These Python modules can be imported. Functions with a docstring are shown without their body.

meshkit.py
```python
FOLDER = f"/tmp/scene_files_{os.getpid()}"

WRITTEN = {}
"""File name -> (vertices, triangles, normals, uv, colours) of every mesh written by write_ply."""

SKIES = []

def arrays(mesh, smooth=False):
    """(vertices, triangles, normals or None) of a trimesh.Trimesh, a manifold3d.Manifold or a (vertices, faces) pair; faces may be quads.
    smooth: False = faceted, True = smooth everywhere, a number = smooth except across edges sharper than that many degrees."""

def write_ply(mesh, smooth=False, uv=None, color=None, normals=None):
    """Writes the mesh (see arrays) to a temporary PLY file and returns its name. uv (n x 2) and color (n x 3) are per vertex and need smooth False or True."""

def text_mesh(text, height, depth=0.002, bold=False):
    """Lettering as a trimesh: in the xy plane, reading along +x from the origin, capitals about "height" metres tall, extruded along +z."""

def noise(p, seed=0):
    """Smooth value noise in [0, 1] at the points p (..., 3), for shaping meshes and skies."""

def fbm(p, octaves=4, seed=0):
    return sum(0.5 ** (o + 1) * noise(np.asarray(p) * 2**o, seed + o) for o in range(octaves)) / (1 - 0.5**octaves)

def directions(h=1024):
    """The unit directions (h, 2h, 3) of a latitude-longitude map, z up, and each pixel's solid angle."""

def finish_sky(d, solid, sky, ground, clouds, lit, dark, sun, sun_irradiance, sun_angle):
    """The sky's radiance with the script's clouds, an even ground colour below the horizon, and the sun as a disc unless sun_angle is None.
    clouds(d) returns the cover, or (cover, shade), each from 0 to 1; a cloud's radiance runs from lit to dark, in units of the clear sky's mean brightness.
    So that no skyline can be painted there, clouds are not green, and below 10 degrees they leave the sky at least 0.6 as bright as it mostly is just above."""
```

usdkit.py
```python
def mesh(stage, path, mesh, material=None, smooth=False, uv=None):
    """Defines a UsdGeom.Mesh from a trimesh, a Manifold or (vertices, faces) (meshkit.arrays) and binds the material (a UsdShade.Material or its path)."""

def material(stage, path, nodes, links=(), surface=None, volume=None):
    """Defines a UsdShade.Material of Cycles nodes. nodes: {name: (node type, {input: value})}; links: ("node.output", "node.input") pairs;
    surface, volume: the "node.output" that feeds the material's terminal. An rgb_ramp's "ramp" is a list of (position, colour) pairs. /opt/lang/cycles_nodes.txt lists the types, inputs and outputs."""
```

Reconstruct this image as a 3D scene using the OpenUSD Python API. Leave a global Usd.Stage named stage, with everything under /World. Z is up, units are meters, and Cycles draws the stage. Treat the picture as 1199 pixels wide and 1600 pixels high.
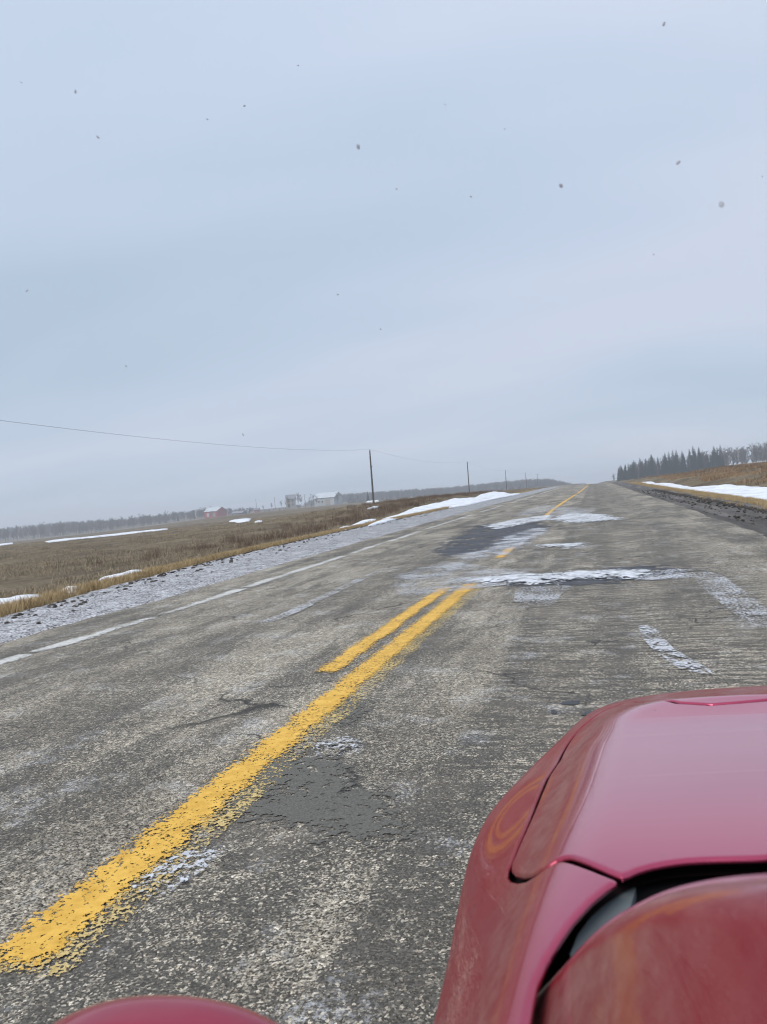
import math
import numpy as np, trimesh, usdkit, meshkit
from pxr import Usd, UsdGeom, UsdLux, UsdShade, Sdf, Gf, Vt
from scipy.interpolate import RBFInterpolator, PchipInterpolator, CubicSpline
from scipy.spatial import cKDTree
from shapely.geometry import Polygon, Point, LineString
import shapely

# ------------------------------------------------------------------ stage, camera, sky, sun, exposure
stage = Usd.Stage.CreateInMemory()
UsdGeom.SetStageUpAxis(stage, UsdGeom.Tokens.z)
UsdGeom.SetStageMetersPerUnit(stage, 1.0)
UsdGeom.Xform.Define(stage, '/World')
UsdGeom.Scope.Define(stage, '/World/Looks')

CAM_H, FPX, W0, H0 = 1.22, 1180.0, 1199, 1600        # metres above the road; focal length and size of the picture in its own pixels
ROLL, YAW, PITCH = math.radians(4.3), math.radians(15.70), math.radians(-0.895)
EXPOSURE = 0.52
SUN_EL, SUN_AZ = math.radians(55), math.radians(215)   # azimuth clockwise from +y
SKY_STRENGTH, SUN_INT, SUN_ANGLE = 0.10, 0.38, 40.0
HAZE = 0.00085

fwd = np.array([-math.sin(YAW) * math.cos(PITCH), math.cos(YAW) * math.cos(PITCH), math.sin(PITCH)])
r0 = np.array([math.cos(YAW), math.sin(YAW), 0.0])
u0 = np.cross(r0, fwd)
RIGHT = math.cos(ROLL) * r0 - math.sin(ROLL) * u0
UP = math.sin(ROLL) * r0 + math.cos(ROLL) * u0
EYE = np.array([0, 0, CAM_H])

cam = UsdGeom.Camera.Define(stage, '/World/camera')
m4 = np.eye(4)
m4[0, :3], m4[1, :3], m4[2, :3], m4[3, :3] = RIGHT, UP, -fwd, EYE
cam.AddTransformOp().Set(Gf.Matrix4d(*m4.ravel().tolist()))
HAP = 24.0
cam.CreateHorizontalApertureAttr(HAP)
cam.CreateVerticalApertureAttr(HAP * H0 / W0)
cam.CreateFocalLengthAttr(HAP * FPX / W0)
cam.CreateClippingRangeAttr(Gf.Vec2f(0.02, 6000))
cam.CreateFStopAttr(9.0)
cam.CreateFocusDistanceAttr(6.0)
cam.CreateExposureAttr(EXPOSURE)

sky = UsdLux.DomeLight.Define(stage, '/World/sky')
sky.CreateIntensityAttr(1.0)
sky.GetPrim().SetCustomDataByKey('kind', 'structure')
CLOUD = 5.6
usdkit.material(stage, '/World/Looks/sky', {
    'tc': ('texture_coordinate', {}),
    'xyz': ('separate_xyz', {}),
    'zz': ('math', {'math_type': 'maximum', 'value2': 0.0}),
    'zp': ('math', {'math_type': 'add', 'value2': 0.22}),
    'flat': ('vector_math', {'math_type': 'divide'}),
    'zc': ('combine_xyz', {}),
    'map': ('mapping', {'scale': (0.42, 0.9, 0.0), 'location': (3.1, 1.7, 0), 'rotation': (0, 0, 0.35)}),
    'n': ('noise_texture', {'scale': 1.25, 'detail': 3.0, 'roughness': 0.42, 'distortion': 0.25}),
    'ramp': ('rgb_ramp', {'ramp': [(0.30, (0.58, 0.71, 0.88)), (0.43, (0.655, 0.775, 0.95)), (0.52, (0.70, 0.805, 0.985)), (0.64, (0.775, 0.85, 1.01))]}),
    'hz': ('map_range', {'range_type': 'smoothstep', 'from_min': 0.0, 'from_max': 1.0, 'to_min': 0.98, 'to_max': 1.22, 'clamp': True}),
    'lum': ('vector_math', {'math_type': 'scale', 'scale': CLOUD}),
    'grad': ('vector_math', {'math_type': 'scale'}),
    'st': ('sky_texture', {'sky_type': 'single_scattering', 'sun_disc': False, 'sun_elevation': SUN_EL, 'sun_rotation': SUN_AZ}),
    'mix': ('mix_color', {'blend_type': 'mix', 'fac': 0.93, 'use_clamp': False}),
    'bg': ('background_shader', {'strength': SKY_STRENGTH}),
}, [('tc.generated', 'xyz.vector'), ('xyz.z', 'zz.value1'), ('zz.value', 'zp.value1'), ('zp.value', 'zc.x'), ('zp.value', 'zc.y'), ('zp.value', 'zc.z'),
    ('tc.generated', 'flat.vector1'), ('zc.vector', 'flat.vector2'), ('flat.vector', 'map.vector'), ('map.vector', 'n.vector'), ('n.fac', 'ramp.fac'),
    ('ramp.color', 'lum.vector1'), ('zz.value', 'hz.value'), ('lum.vector', 'grad.vector1'), ('hz.result', 'grad.scale'),
    ('st.color', 'mix.a'), ('grad.vector', 'mix.b'), ('mix.result', 'bg.color')], surface='bg.background')
UsdShade.MaterialBindingAPI.Apply(sky.GetPrim()).Bind(UsdShade.Material.Get(stage, '/World/Looks/sky'))

sun = UsdLux.DistantLight.Define(stage, '/World/sun')
sun.CreateIntensityAttr(SUN_INT)
sun.CreateAngleAttr(SUN_ANGLE)
sun.CreateNormalizeAttr(True) if hasattr(sun, 'CreateNormalizeAttr') else None
sun.CreateColorAttr(Gf.Vec3f(1.0, 0.97, 0.93))
sun.AddRotateXYZOp().Set(Gf.Vec3f(90 - math.degrees(SUN_EL), 0, 180 - math.degrees(SUN_AZ)))

# ------------------------------------------------------------------ helpers
def ray(px, py):
    d = fwd * FPX + RIGHT * (px - W0 / 2) - UP * (py - H0 / 2)
    return d / np.linalg.norm(d)

def at_z(px, py, z):
    d = ray(px, py)
    return EYE + d * (z - CAM_H) / d[2]

used = {}
def numbered(parent, name):
    k = parent + '/' + name
    n = used.get(k, -1) + 1
    used[k] = n
    return k if n == 0 else f'{k}_{n:03d}'

def path_of(p):
    return '/World' if p is None else str(p.GetPath())

def put(name, mesh, mat, parent=None, smooth=False, attrs=None):
    p = usdkit.mesh(stage, numbered(path_of(parent), name), mesh, MATS[mat], smooth).GetPrim()
    if attrs and 'dirt' in attrs and 'grime' not in attrs:
        attrs = {**attrs, 'grime': np.zeros(len(attrs['dirt']))}
    for k, a in (attrs or {}).items():
        UsdGeom.PrimvarsAPI(p).CreatePrimvar(k, Sdf.ValueTypeNames.FloatArray, 'vertex').Set(Vt.FloatArray.FromNumpy(np.asarray(a, np.float32)))
    return p

def tag(p, label=None, cat=None, group=None, kind=None):
    for k, v in (('label', label), ('category', cat), ('group', group), ('kind', kind)):
        if v:
            p.SetCustomDataByKey(k, v)
    return p

def thing(name, loc=(0, 0, 0), rz=0.0, sc=1.0, **kw):
    x = UsdGeom.Xform.Define(stage, numbered('/World', name))
    x.AddTranslateOp().Set(Gf.Vec3d(*map(float, loc)))
    x.AddRotateZOp().Set(float(rz))
    x.AddScaleOp().Set(Gf.Vec3f(*(np.ones(3) * sc).tolist()))
    return tag(x.GetPrim(), **kw)

def copy_of(root, loc, rz=0.0, sc=1.0, **kw):
    base = root.GetName().rstrip('0123456789').rstrip('_')
    p = thing(base, loc, rz, sc, **kw)
    p.GetReferences().AddInternalReference(root.GetPath())
    p.SetInstanceable(True)
    return p

def cat(ms):
    return trimesh.util.concatenate([m for m in ms if m is not None])

def tube(pts, rad, n=6, cap=True):
    pts = np.asarray(pts, float)
    rad = np.broadcast_to(np.asarray(rad, float), (len(pts),))
    t = np.gradient(pts, axis=0)
    t /= np.linalg.norm(t, axis=1, keepdims=True) + 1e-12
    ref = np.array([0, 0, 1.0]) if abs(t[0][2]) < 0.9 else np.array([1.0, 0, 0])
    a = np.cross(t, ref); a /= np.linalg.norm(a, axis=1, keepdims=True) + 1e-12
    b = np.cross(t, a)
    th = np.arange(n) / n * 2 * np.pi
    v = pts[:, None] + rad[:, None, None] * (np.cos(th)[None, :, None] * a[:, None] + np.sin(th)[None, :, None] * b[:, None])
    v = v.reshape(-1, 3)
    f = []
    for i in range(len(pts) - 1):
        for j in range(n):
            k = (j + 1) % n
            f += [[i * n + j, i * n + k, (i + 1) * n + k], [i * n + j, (i + 1) * n + k, (i + 1) * n + j]]
    if cap:
        o = (len(pts) - 1) * n
        for j in range(1, n - 1):
            f += [[0, j + 1, j], [o, o + j, o + j + 1]]
    return trimesh.Trimesh(v, f, process=False)

def box(size, at, rz=0):
    m = trimesh.creation.box(size)
    if rz:
        m.apply_transform(trimesh.transformations.rotation_matrix(rz, [0, 0, 1]))
    m.apply_translation(at)
    return m

def grid_faces(nu, nv):
    i, j = np.meshgrid(np.arange(nu - 1), np.arange(nv - 1), indexing='ij')
    a = (i * nv + j).ravel()
    return np.vstack([np.stack([a, a + nv, a + nv + 1], 1), np.stack([a, a + nv + 1, a + 1], 1)])

def clip(V, F, s, A=None):
    """Keeps the part of the mesh where the vertex value s is positive, cutting triangles exactly."""
    V, s = np.asarray(V, float), np.asarray(s, float)
    s = np.where(np.abs(s) < 1e-9, 1e-9, s)
    pos = s > 0
    c = pos[F].sum(1)
    out = [F[c == 3]]
    newv, newf, cache, newa = [], [], {}, []
    n0 = len(V)
    def cutv(i, j):
        k = (min(i, j), max(i, j))
        if k not in cache:
            t = s[i] / (s[i] - s[j])
            cache[k] = n0 + len(newv)
            newv.append(V[i] * (1 - t) + V[j] * t)
            if A is not None:
                newa.append(A[i] * (1 - t) + A[j] * t)
        return cache[k]
    for tri in F[(c == 1) | (c == 2)]:
        p = pos[tri]
        if p.sum() == 1:
            k = int(np.argmax(p)); a, b, d = tri[k], tri[(k + 1) % 3], tri[(k + 2) % 3]
            newf.append([a, cutv(a, b), cutv(a, d)])
        else:
            k = int(np.argmin(p)); a, b, d = tri[k], tri[(k + 1) % 3], tri[(k + 2) % 3]
            x, y = cutv(a, b), cutv(a, d)
            newf += [[x, b, d], [x, d, y]]
    if newf:
        out.append(np.array(newf))
    V2 = np.vstack([V, np.array(newv).reshape(-1, 3)])
    F2 = np.vstack(out).astype(int)
    u, inv = np.unique(F2, return_inverse=True)
    A2 = None
    if A is not None:
        A2 = np.vstack([A, np.array(newa).reshape(-1, A.shape[1])])[u]
    return V2[u], inv.reshape(-1, 3), A2

def skirt(V, F, depth, direction=None, A=None):
    """Adds a downward lip along every open edge so that a sheet has a thickness."""
    e = np.sort(np.vstack([F[:, [0, 1]], F[:, [1, 2]], F[:, [2, 0]]]), 1)
    d = np.vstack([F[:, [0, 1]], F[:, [1, 2]], F[:, [2, 0]]])
    _, idx, cnt = np.unique(e, axis=0, return_index=True, return_counts=True)
    b = d[idx[cnt == 1]]
    u = np.unique(b)
    if direction is None:
        direction = -np.array(meshkit.arrays((V, F), True)[2])[u]
    else:
        direction = np.broadcast_to(np.asarray(direction, float), (len(u), 3))
    nv = V[u] + direction * depth
    mp = {int(k): len(V) + i for i, k in enumerate(u)}
    g = np.array([mp[int(k)] for k in b.ravel()]).reshape(-1, 2)
    F2 = np.vstack([F, np.stack([b[:, 1], b[:, 0], g[:, 0]], 1), np.stack([b[:, 1], g[:, 0], g[:, 1]], 1)])
    return np.vstack([V, nv]), F2, (None if A is None else np.vstack([A, A[u]]))

def smoothstep(a, b, x):
    t = np.clip((np.asarray(x, float) - a) / (b - a), 0, 1)
    return t * t * (3 - 2 * t)

# ------------------------------------------------------------------ materials
MATS = {}
def mat(name, nodes, links, surface='p.BSDF', volume=None):
    MATS[name] = usdkit.material(stage, '/World/Looks/' + name, nodes, links, surface=surface, volume=volume)

def plain(name, color, rough=0.6, metallic=0.0, var=0.18, scale=6.0, spec=0.4, **kw):
    mat(name, {'tc': ('texture_coordinate', {}), 'n': ('noise_texture', {'scale': scale, 'detail': 5.0}),
               'r': ('rgb_ramp', {'ramp': [(0.25, tuple(c * (1 - var) for c in color)), (0.75, tuple(min(1, c * (1 + var)) for c in color))]}),
               'p': ('principled_bsdf', {'roughness': rough, 'metallic': metallic, 'specular_ior_level': spec, **kw})},
        [('tc.object', 'n.vector'), ('n.fac', 'r.fac'), ('r.color', 'p.base_color')])

def road_nodes(light=1.0):
    """Worn chip-seal: stones of many greys in a dark binder, bleeding binder in patches, frost and dust."""
    n = {
        'g': ('geometry', {}),
        # stones
        'vo': ('voronoi_texture', {'scale': 135.0, 'randomness': 1.0}), 'sn': ('noise_texture', {'scale': 150.0, 'detail': 2.0, 'roughness': 0.6}), 'snm': ('map_range', {'from_min': 0.3, 'from_max': 0.7, 'clamp': True}), 'sx': ('mix_float', {'fac': 0.5}),
        'vb': ('voronoi_texture', {'scale': 48.0, 'randomness': 1.0}),
        'sep': ('separate_color', {}), 'sepb': ('separate_color', {}),
        'tone': ('rgb_ramp', {'ramp': [(0.14, (0.033, 0.030, 0.025)), (0.32, (0.105, 0.094, 0.078)), (0.46, (0.285, 0.256, 0.207)), (0.64, (0.45, 0.415, 0.35)), (0.85, (0.68, 0.645, 0.57))]}),
        'toneb': ('rgb_ramp', {'ramp': [(0.0, (0.4, 0.4, 0.4)), (0.5, (0.85, 0.84, 0.82)), (1.0, (1.45, 1.42, 1.38))]}),
        'stone': ('mix_color', {'blend_type': 'multiply', 'fac': 0.75, 'use_clamp': False}),
        # large tone
        'big': ('noise_texture', {'scale': 0.55, 'detail': 6.0, 'roughness': 0.62}),
        'bigr': ('rgb_ramp', {'ramp': [(0.34, (0.62, 0.595, 0.56)), (0.5, (1.0, 0.97, 0.92)), (0.66, (1.3, 1.27, 1.22))]}),
        'st2': ('mix_color', {'blend_type': 'multiply', 'fac': 1.0, 'use_clamp': False}),
        # binder bleeding: stretched along the lane
        'mp': ('mapping', {'scale': (1.5, 0.28, 1.0)}),
        'bl': ('noise_texture', {'scale': 1.0, 'detail': 9.0, 'roughness': 0.72}),
        'blr': ('rgb_ramp', {'ramp': [(0.45, (0, 0, 0)), (0.55, (0.66, 0.66, 0.66)), (0.66, (0.98, 0.98, 0.98))]}),
        # ripples across the lane where wheels roll
        'mp2': ('mapping', {'scale': (2.6, 17.0, 1.0)}),
        'rp': ('noise_texture', {'scale': 1.0, 'detail': 4.0, 'roughness': 0.7}),
        'rpr': ('rgb_ramp', {'ramp': [(0.46, (0, 0, 0)), (0.53, (1, 1, 1))]}),
        'xyz': ('separate_xyz', {}),
        'w1': ('map_range', {'range_type': 'smoothstep', 'from_min': -0.9, 'from_max': -0.35, 'clamp': True}),
        'w2': ('map_range', {'range_type': 'smoothstep', 'from_min': 2.2, 'from_max': 1.3, 'clamp': True}),
        'w12': ('math', {'math_type': 'multiply'}),
        'rpw': ('math', {'math_type': 'multiply'}),
        'rps': ('math', {'math_type': 'multiply', 'value2': 0.92}),
        'bmax': ('math', {'math_type': 'maximum'}),
        # two dark wheel tracks and a broken strip beside the centre line
        'xn': ('math', {'math_type': 'multiply_add', 'value2': 0.5, 'value3': -0.25}), 'xw': ('math', {'math_type': 'add'}),
        'd1': ('math', {'math_type': 'add', 'value2': 0.60}), 'a1': ('math', {'math_type': 'absolute'}), 'k1': ('map_range', {'range_type': 'smoothstep', 'from_min': 0.24, 'from_max': 0.07, 'clamp': True}),
        'd2': ('math', {'math_type': 'add', 'value2': -0.08}), 'a2': ('math', {'math_type': 'absolute'}), 'k2': ('map_range', {'range_type': 'smoothstep', 'from_min': 0.26, 'from_max': 0.07, 'clamp': True}),
        'd3': ('math', {'math_type': 'add', 'value2': 3.4}), 'a3': ('math', {'math_type': 'absolute'}), 'k3': ('map_range', {'range_type': 'smoothstep', 'from_min': 0.55, 'from_max': 0.15, 'to_max': 0.6, 'clamp': True}),
        'km': ('math', {'math_type': 'maximum'}), 'km2': ('math', {'math_type': 'maximum'}), 'kr': ('math', {'math_type': 'multiply_add', 'value2': 0.62, 'value3': 0.40}), 'kv': ('math', {'math_type': 'multiply'}), 'bmax2': ('math', {'math_type': 'maximum'}),
        'r1': ('map_range', {'range_type': 'smoothstep', 'from_min': -0.85, 'from_max': -1.15, 'clamp': True}), 'r2': ('map_range', {'range_type': 'smoothstep', 'from_min': -1.78, 'from_max': -1.62, 'clamp': True}), 'r3': ('map_range', {'range_type': 'smoothstep', 'from_min': 6.0, 'from_max': 3.0, 'clamp': True}),
        'rn': ('noise_texture', {'scale': 6.0, 'detail': 7.0, 'roughness': 0.7}), 'rr': ('map_range', {'from_min': 0.42, 'from_max': 0.56, 'to_max': 0.95, 'clamp': True}), 'r12': ('math', {'math_type': 'multiply'}), 'r123': ('math', {'math_type': 'multiply'}), 'rv': ('math', {'math_type': 'multiply'}), 'bmax3': ('math', {'math_type': 'maximum'}),
        # bleed broken up by stones that still stand out of it
        'thr': ('math', {'math_type': 'subtract'}),
        'thr2': ('map_range', {'from_min': -0.12, 'from_max': 0.18, 'clamp': True}),
        'binder': ('rgb_ramp', {'ramp': [(0.25, (0.057, 0.052, 0.044)), (0.5, (0.092, 0.084, 0.071)), (0.75, (0.142, 0.130, 0.110))]}),
        'mixb': ('mix_color', {'blend_type': 'mix', 'use_clamp': False}),
        # frost, salt
        'fr': ('noise_texture', {'scale': 2.2, 'detail': 8.0, 'roughness': 0.7}),
        'frr': ('rgb_ramp', {'ramp': [(0.54, (0, 0, 0)), (0.68, (0.75, 0.75, 0.75))]}),
        'ff': ('noise_texture', {'scale': 70.0, 'detail': 4.0, 'roughness': 0.75}),
        'ffr': ('rgb_ramp', {'ramp': [(0.48, (0, 0, 0)), (0.58, (1, 1, 1))]}),
        'fm': ('math', {'math_type': 'multiply'}),
        'mixf': ('mix_color', {'blend_type': 'mix', 'b': (0.60, 0.61, 0.63), 'use_clamp': False}),
        # warm dust
        'du': ('noise_texture', {'scale': 0.9, 'detail': 5.0, 'roughness': 0.6}),
        'dur': ('rgb_ramp', {'ramp': [(0.52, (0, 0, 0)), (0.72, (0.35, 0.35, 0.35))]}),
        'mixd': ('mix_color', {'blend_type': 'mix', 'b': (0.30, 0.255, 0.20), 'use_clamp': False}),
        'bh': ('math', {'math_type': 'multiply_add', 'value2': 0.6, 'value3': 0.0}),
        'bump': ('bump', {'strength': 0.6, 'distance': 0.007}),
        # cracks
        'cw': ('noise_texture', {'scale': 1.8, 'detail': 4.0}), 'cwv': ('vector_math', {'math_type': 'scale', 'scale': 0.9}), 'cad': ('vector_math', {'math_type': 'add'}), 'cmp': ('mapping', {'scale': (0.55, 0.9, 0.0)}),
        'cv': ('voronoi_texture', {'feature': 'distance_to_edge', 'scale': 1.0}), 'cr1': ('map_range', {'from_min': 0.011, 'from_max': 0.003, 'clamp': True}),
        'cn': ('noise_texture', {'scale': 0.8, 'detail': 3.0}), 'cr2': ('map_range', {'from_min': 0.47, 'from_max': 0.56, 'clamp': True}), 'cm': ('math', {'math_type': 'multiply'}), 'cm2': ('math', {'math_type': 'multiply', 'value2': 0.85}),
        'mixc': ('mix_color', {'blend_type': 'mix', 'b': (0.03, 0.028, 0.026), 'use_clamp': False}),
        'p': ('principled_bsdf', {'roughness': 0.82, 'specular_ior_level': 0.3}),
    }
    l = [('g.position', 'vo.vector'), ('g.position', 'vb.vector'), ('vo.color', 'sep.color'), ('g.position', 'sn.vector'), ('sn.fac', 'snm.value'), ('sep.r', 'sx.a'), ('snm.result', 'sx.b'), ('sx.result', 'tone.fac'), ('vb.color', 'sepb.color'), ('sepb.g', 'toneb.fac'),
         ('tone.color', 'stone.a'), ('toneb.color', 'stone.b'), ('g.position', 'big.vector'), ('big.fac', 'bigr.fac'), ('stone.result', 'st2.a'), ('bigr.color', 'st2.b'),
         ('g.position', 'mp.vector'), ('mp.vector', 'bl.vector'), ('bl.fac', 'blr.fac'), ('g.position', 'mp2.vector'), ('mp2.vector', 'rp.vector'), ('rp.fac', 'rpr.fac'),
         ('g.position', 'xyz.vector'), ('xyz.x', 'w1.value'), ('xyz.x', 'w2.value'), ('w1.result', 'w12.value1'), ('w2.result', 'w12.value2'), ('rpr.color', 'rpw.value1'), ('w12.value', 'rpw.value2'), ('rpw.value', 'rps.value1'),
         ('blr.color', 'bmax.value1'), ('rps.value', 'bmax.value2'), ('bl.fac', 'xn.value1'), ('xyz.x', 'xw.value1'), ('xn.value', 'xw.value2'), ('xw.value', 'd1.value1'), ('d1.value', 'a1.value1'), ('a1.value', 'k1.value'), ('xw.value', 'd2.value1'), ('d2.value', 'a2.value1'), ('a2.value', 'k2.value'), ('xw.value', 'd3.value1'), ('d3.value', 'a3.value1'), ('a3.value', 'k3.value'),
         ('k1.result', 'km.value1'), ('k2.result', 'km.value2'), ('km.value', 'km2.value1'), ('k3.result', 'km2.value2'), ('rpr.color', 'kr.value1'), ('km2.value', 'kv.value1'), ('kr.value', 'kv.value2'), ('bmax.value', 'bmax2.value1'), ('kv.value', 'bmax2.value2'),
         ('xw.value', 'r1.value'), ('xw.value', 'r2.value'), ('xyz.y', 'r3.value'), ('g.position', 'rn.vector'), ('rn.fac', 'rr.value'), ('r1.result', 'r12.value1'), ('r2.result', 'r12.value2'), ('r12.value', 'r123.value1'), ('r3.result', 'r123.value2'), ('r123.value', 'rv.value1'), ('rr.result', 'rv.value2'), ('bmax2.value', 'bmax3.value1'), ('rv.value', 'bmax3.value2'), ('bmax3.value', 'thr.value1'), ('sep.g', 'thr.value2'), ('thr.value', 'thr2.value'),
         ('sx.result', 'binder.fac'), ('thr2.result', 'mixb.fac'), ('st2.result', 'mixb.a'), ('binder.color', 'mixb.b'),
         ('g.position', 'fr.vector'), ('fr.fac', 'frr.fac'), ('g.position', 'ff.vector'), ('ff.fac', 'ffr.fac'), ('frr.color', 'fm.value1'), ('ffr.color', 'fm.value2'), ('fm.value', 'mixf.fac'), ('mixb.result', 'mixf.a'),
         ('g.position', 'du.vector'), ('du.fac', 'dur.fac'), ('dur.color', 'mixd.fac'), ('mixf.result', 'mixd.a'), ('mixd.result', 'mixc.a'), ('g.position', 'cw.vector'), ('cw.color', 'cwv.vector1'), ('g.position', 'cad.vector1'), ('cwv.vector', 'cad.vector2'), ('cad.vector', 'cmp.vector'), ('cmp.vector', 'cv.vector'), ('cv.distance', 'cr1.value'), ('g.position', 'cn.vector'), ('cn.fac', 'cr2.value'), ('cr1.result', 'cm.value1'), ('cr2.result', 'cm.value2'), ('cm.value', 'cm2.value1'), ('cm2.value', 'mixc.fac'), ('mixc.result', 'p.base_color'),
         ('sep.r', 'bh.value1'), ('bh.value', 'bump.height'), ('bump.normal', 'p.normal')]
    return n, l

n, l = road_nodes()
mat('asphalt', n, l)

def masked(name, nodes, links, color_out, amp, scale, famp, fscale, rough=0.8, soft=0.004, cap=9.0):
    """A sheet with a ragged outline: primvar e is the distance in metres inside the outline; noise eats it away."""
    N = {'at': ('attribute', {'attribute': 'e'}), 'mg': ('geometry', {}),
         'mn': ('noise_texture', {'scale': scale, 'detail': 6.0, 'roughness': 0.65}), 'mf': ('noise_texture', {'scale': fscale, 'detail': 3.0, 'roughness': 0.7}),
         'ma': ('math', {'math_type': 'multiply_add', 'value2': 2 * amp, 'value3': -amp}), 'mb': ('math', {'math_type': 'multiply_add', 'value2': 2 * famp, 'value3': -famp}),
         'cap': ('math', {'math_type': 'minimum', 'value2': cap}), 'ms': ('math', {'math_type': 'add'}), 'mt': ('math', {'math_type': 'add'}),
         'mr': ('map_range', {'from_min': -soft, 'from_max': soft, 'clamp': True}),
         'tr': ('transparent_bsdf', {}), 'mx': ('mix_closure', {}), 'p': ('principled_bsdf', {'roughness': rough, 'specular_ior_level': 0.3}), **nodes}
    L = [('mg.position', 'mn.vector'), ('mg.position', 'mf.vector'), ('mn.fac', 'ma.value1'), ('mf.fac', 'mb.value1'), ('ma.value', 'ms.value1'), ('mb.value', 'ms.value2'),
         ('ms.value', 'mt.value1'), ('at.fac', 'cap.value1'), ('cap.value', 'mt.value2'), ('mt.value', 'mr.value'), ('mr.result', 'mx.fac'), ('tr.BSDF', 'mx.closure1'), ('p.BSDF', 'mx.closure2'), (color_out, 'p.base_color'), *links]
    mat(name, N, L, surface='mx.closure')

def speck(c1, c2, scale, lo=0.35, hi=0.65):
    return ({'cn': ('noise_texture', {'scale': scale, 'detail': 4.0, 'roughness': 0.7}), 'cr': ('rgb_ramp', {'ramp': [(lo, c1), (hi, c2)]}), 'cg': ('geometry', {})},
            [('cg.position', 'cn.vector'), ('cn.fac', 'cr.fac')])

a, b = speck((0.62, 0.345, 0.045), (0.80, 0.48, 0.085), 14)
masked('yellow_paint', a, b, 'cr.color', 0.07, 4.0, 0.16, 52.0, 0.6, 0.006, 0.030)
a, b = speck((0.50, 0.36, 0.13), (0.66, 0.50, 0.22), 25)
masked('faded_yellow_paint', a, b, 'cr.color', 0.12, 3.0, 0.30, 55.0, 0.7, 0.015, -0.02)
a, b = speck((0.44, 0.43, 0.40), (0.64, 0.625, 0.59), 20)
masked('white_paint', a, b, 'cr.color', 0.24, 1.0, 0.22, 30.0, 0.7, 0.02, 0.07)
a, b = speck((0.08, 0.075, 0.064), (0.165, 0.155, 0.134), 110)
masked('tar_patch', a, b, 'cr.color', 0.30, 2.6, 0.34, 22.0, 0.75, 0.02, 0.055)
a, b = speck((0.022, 0.022, 0.026), (0.062, 0.062, 0.067), 3)
masked('wet_tar', a, b, 'cr.color', 1.0, 1.3, 1.2, 6.0, 0.55, 0.06, 0.24)
a, b = speck((0.36, 0.365, 0.38), (0.72, 0.735, 0.76), 7)
masked('road_snow', a, b, 'cr.color', 0.6, 1.5, 0.8, 9.0, 0.8, 0.06, 0.16)
a, b = speck((0.42, 0.43, 0.45), (0.66, 0.67, 0.70), 40)
masked('frost', a, b, 'cr.color', 0.5, 2.0, 0.75, 34.0, 0.8, 0.05, -0.01)

a, b = speck((0.36, 0.36, 0.365), (0.58, 0.585, 0.60), 40)
masked('salt', a, b, 'cr.color', 0.5, 1.6, 0.8, 40.0, 0.8, 0.06, -0.07)

mat('snow', {'g': ('geometry', {}), 'n': ('noise_texture', {'scale': 1.3, 'detail': 7.0, 'roughness': 0.6}), 'r': ('rgb_ramp', {'ramp': [(0.3, (0.56, 0.57, 0.60)), (0.55, (0.76, 0.78, 0.82)), (0.8, (0.82, 0.84, 0.88))]}),
             'nb': ('noise_texture', {'scale': 9.0, 'detail': 5.0}), 'b': ('bump', {'strength': 0.35, 'distance': 0.03}), 'p': ('principled_bsdf', {'roughness': 0.75, 'specular_ior_level': 0.25})},
    [('g.position', 'n.vector'), ('n.fac', 'r.fac'), ('r.color', 'p.base_color'), ('g.position', 'nb.vector'), ('nb.fac', 'b.height'), ('b.normal', 'p.normal')])

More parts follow.
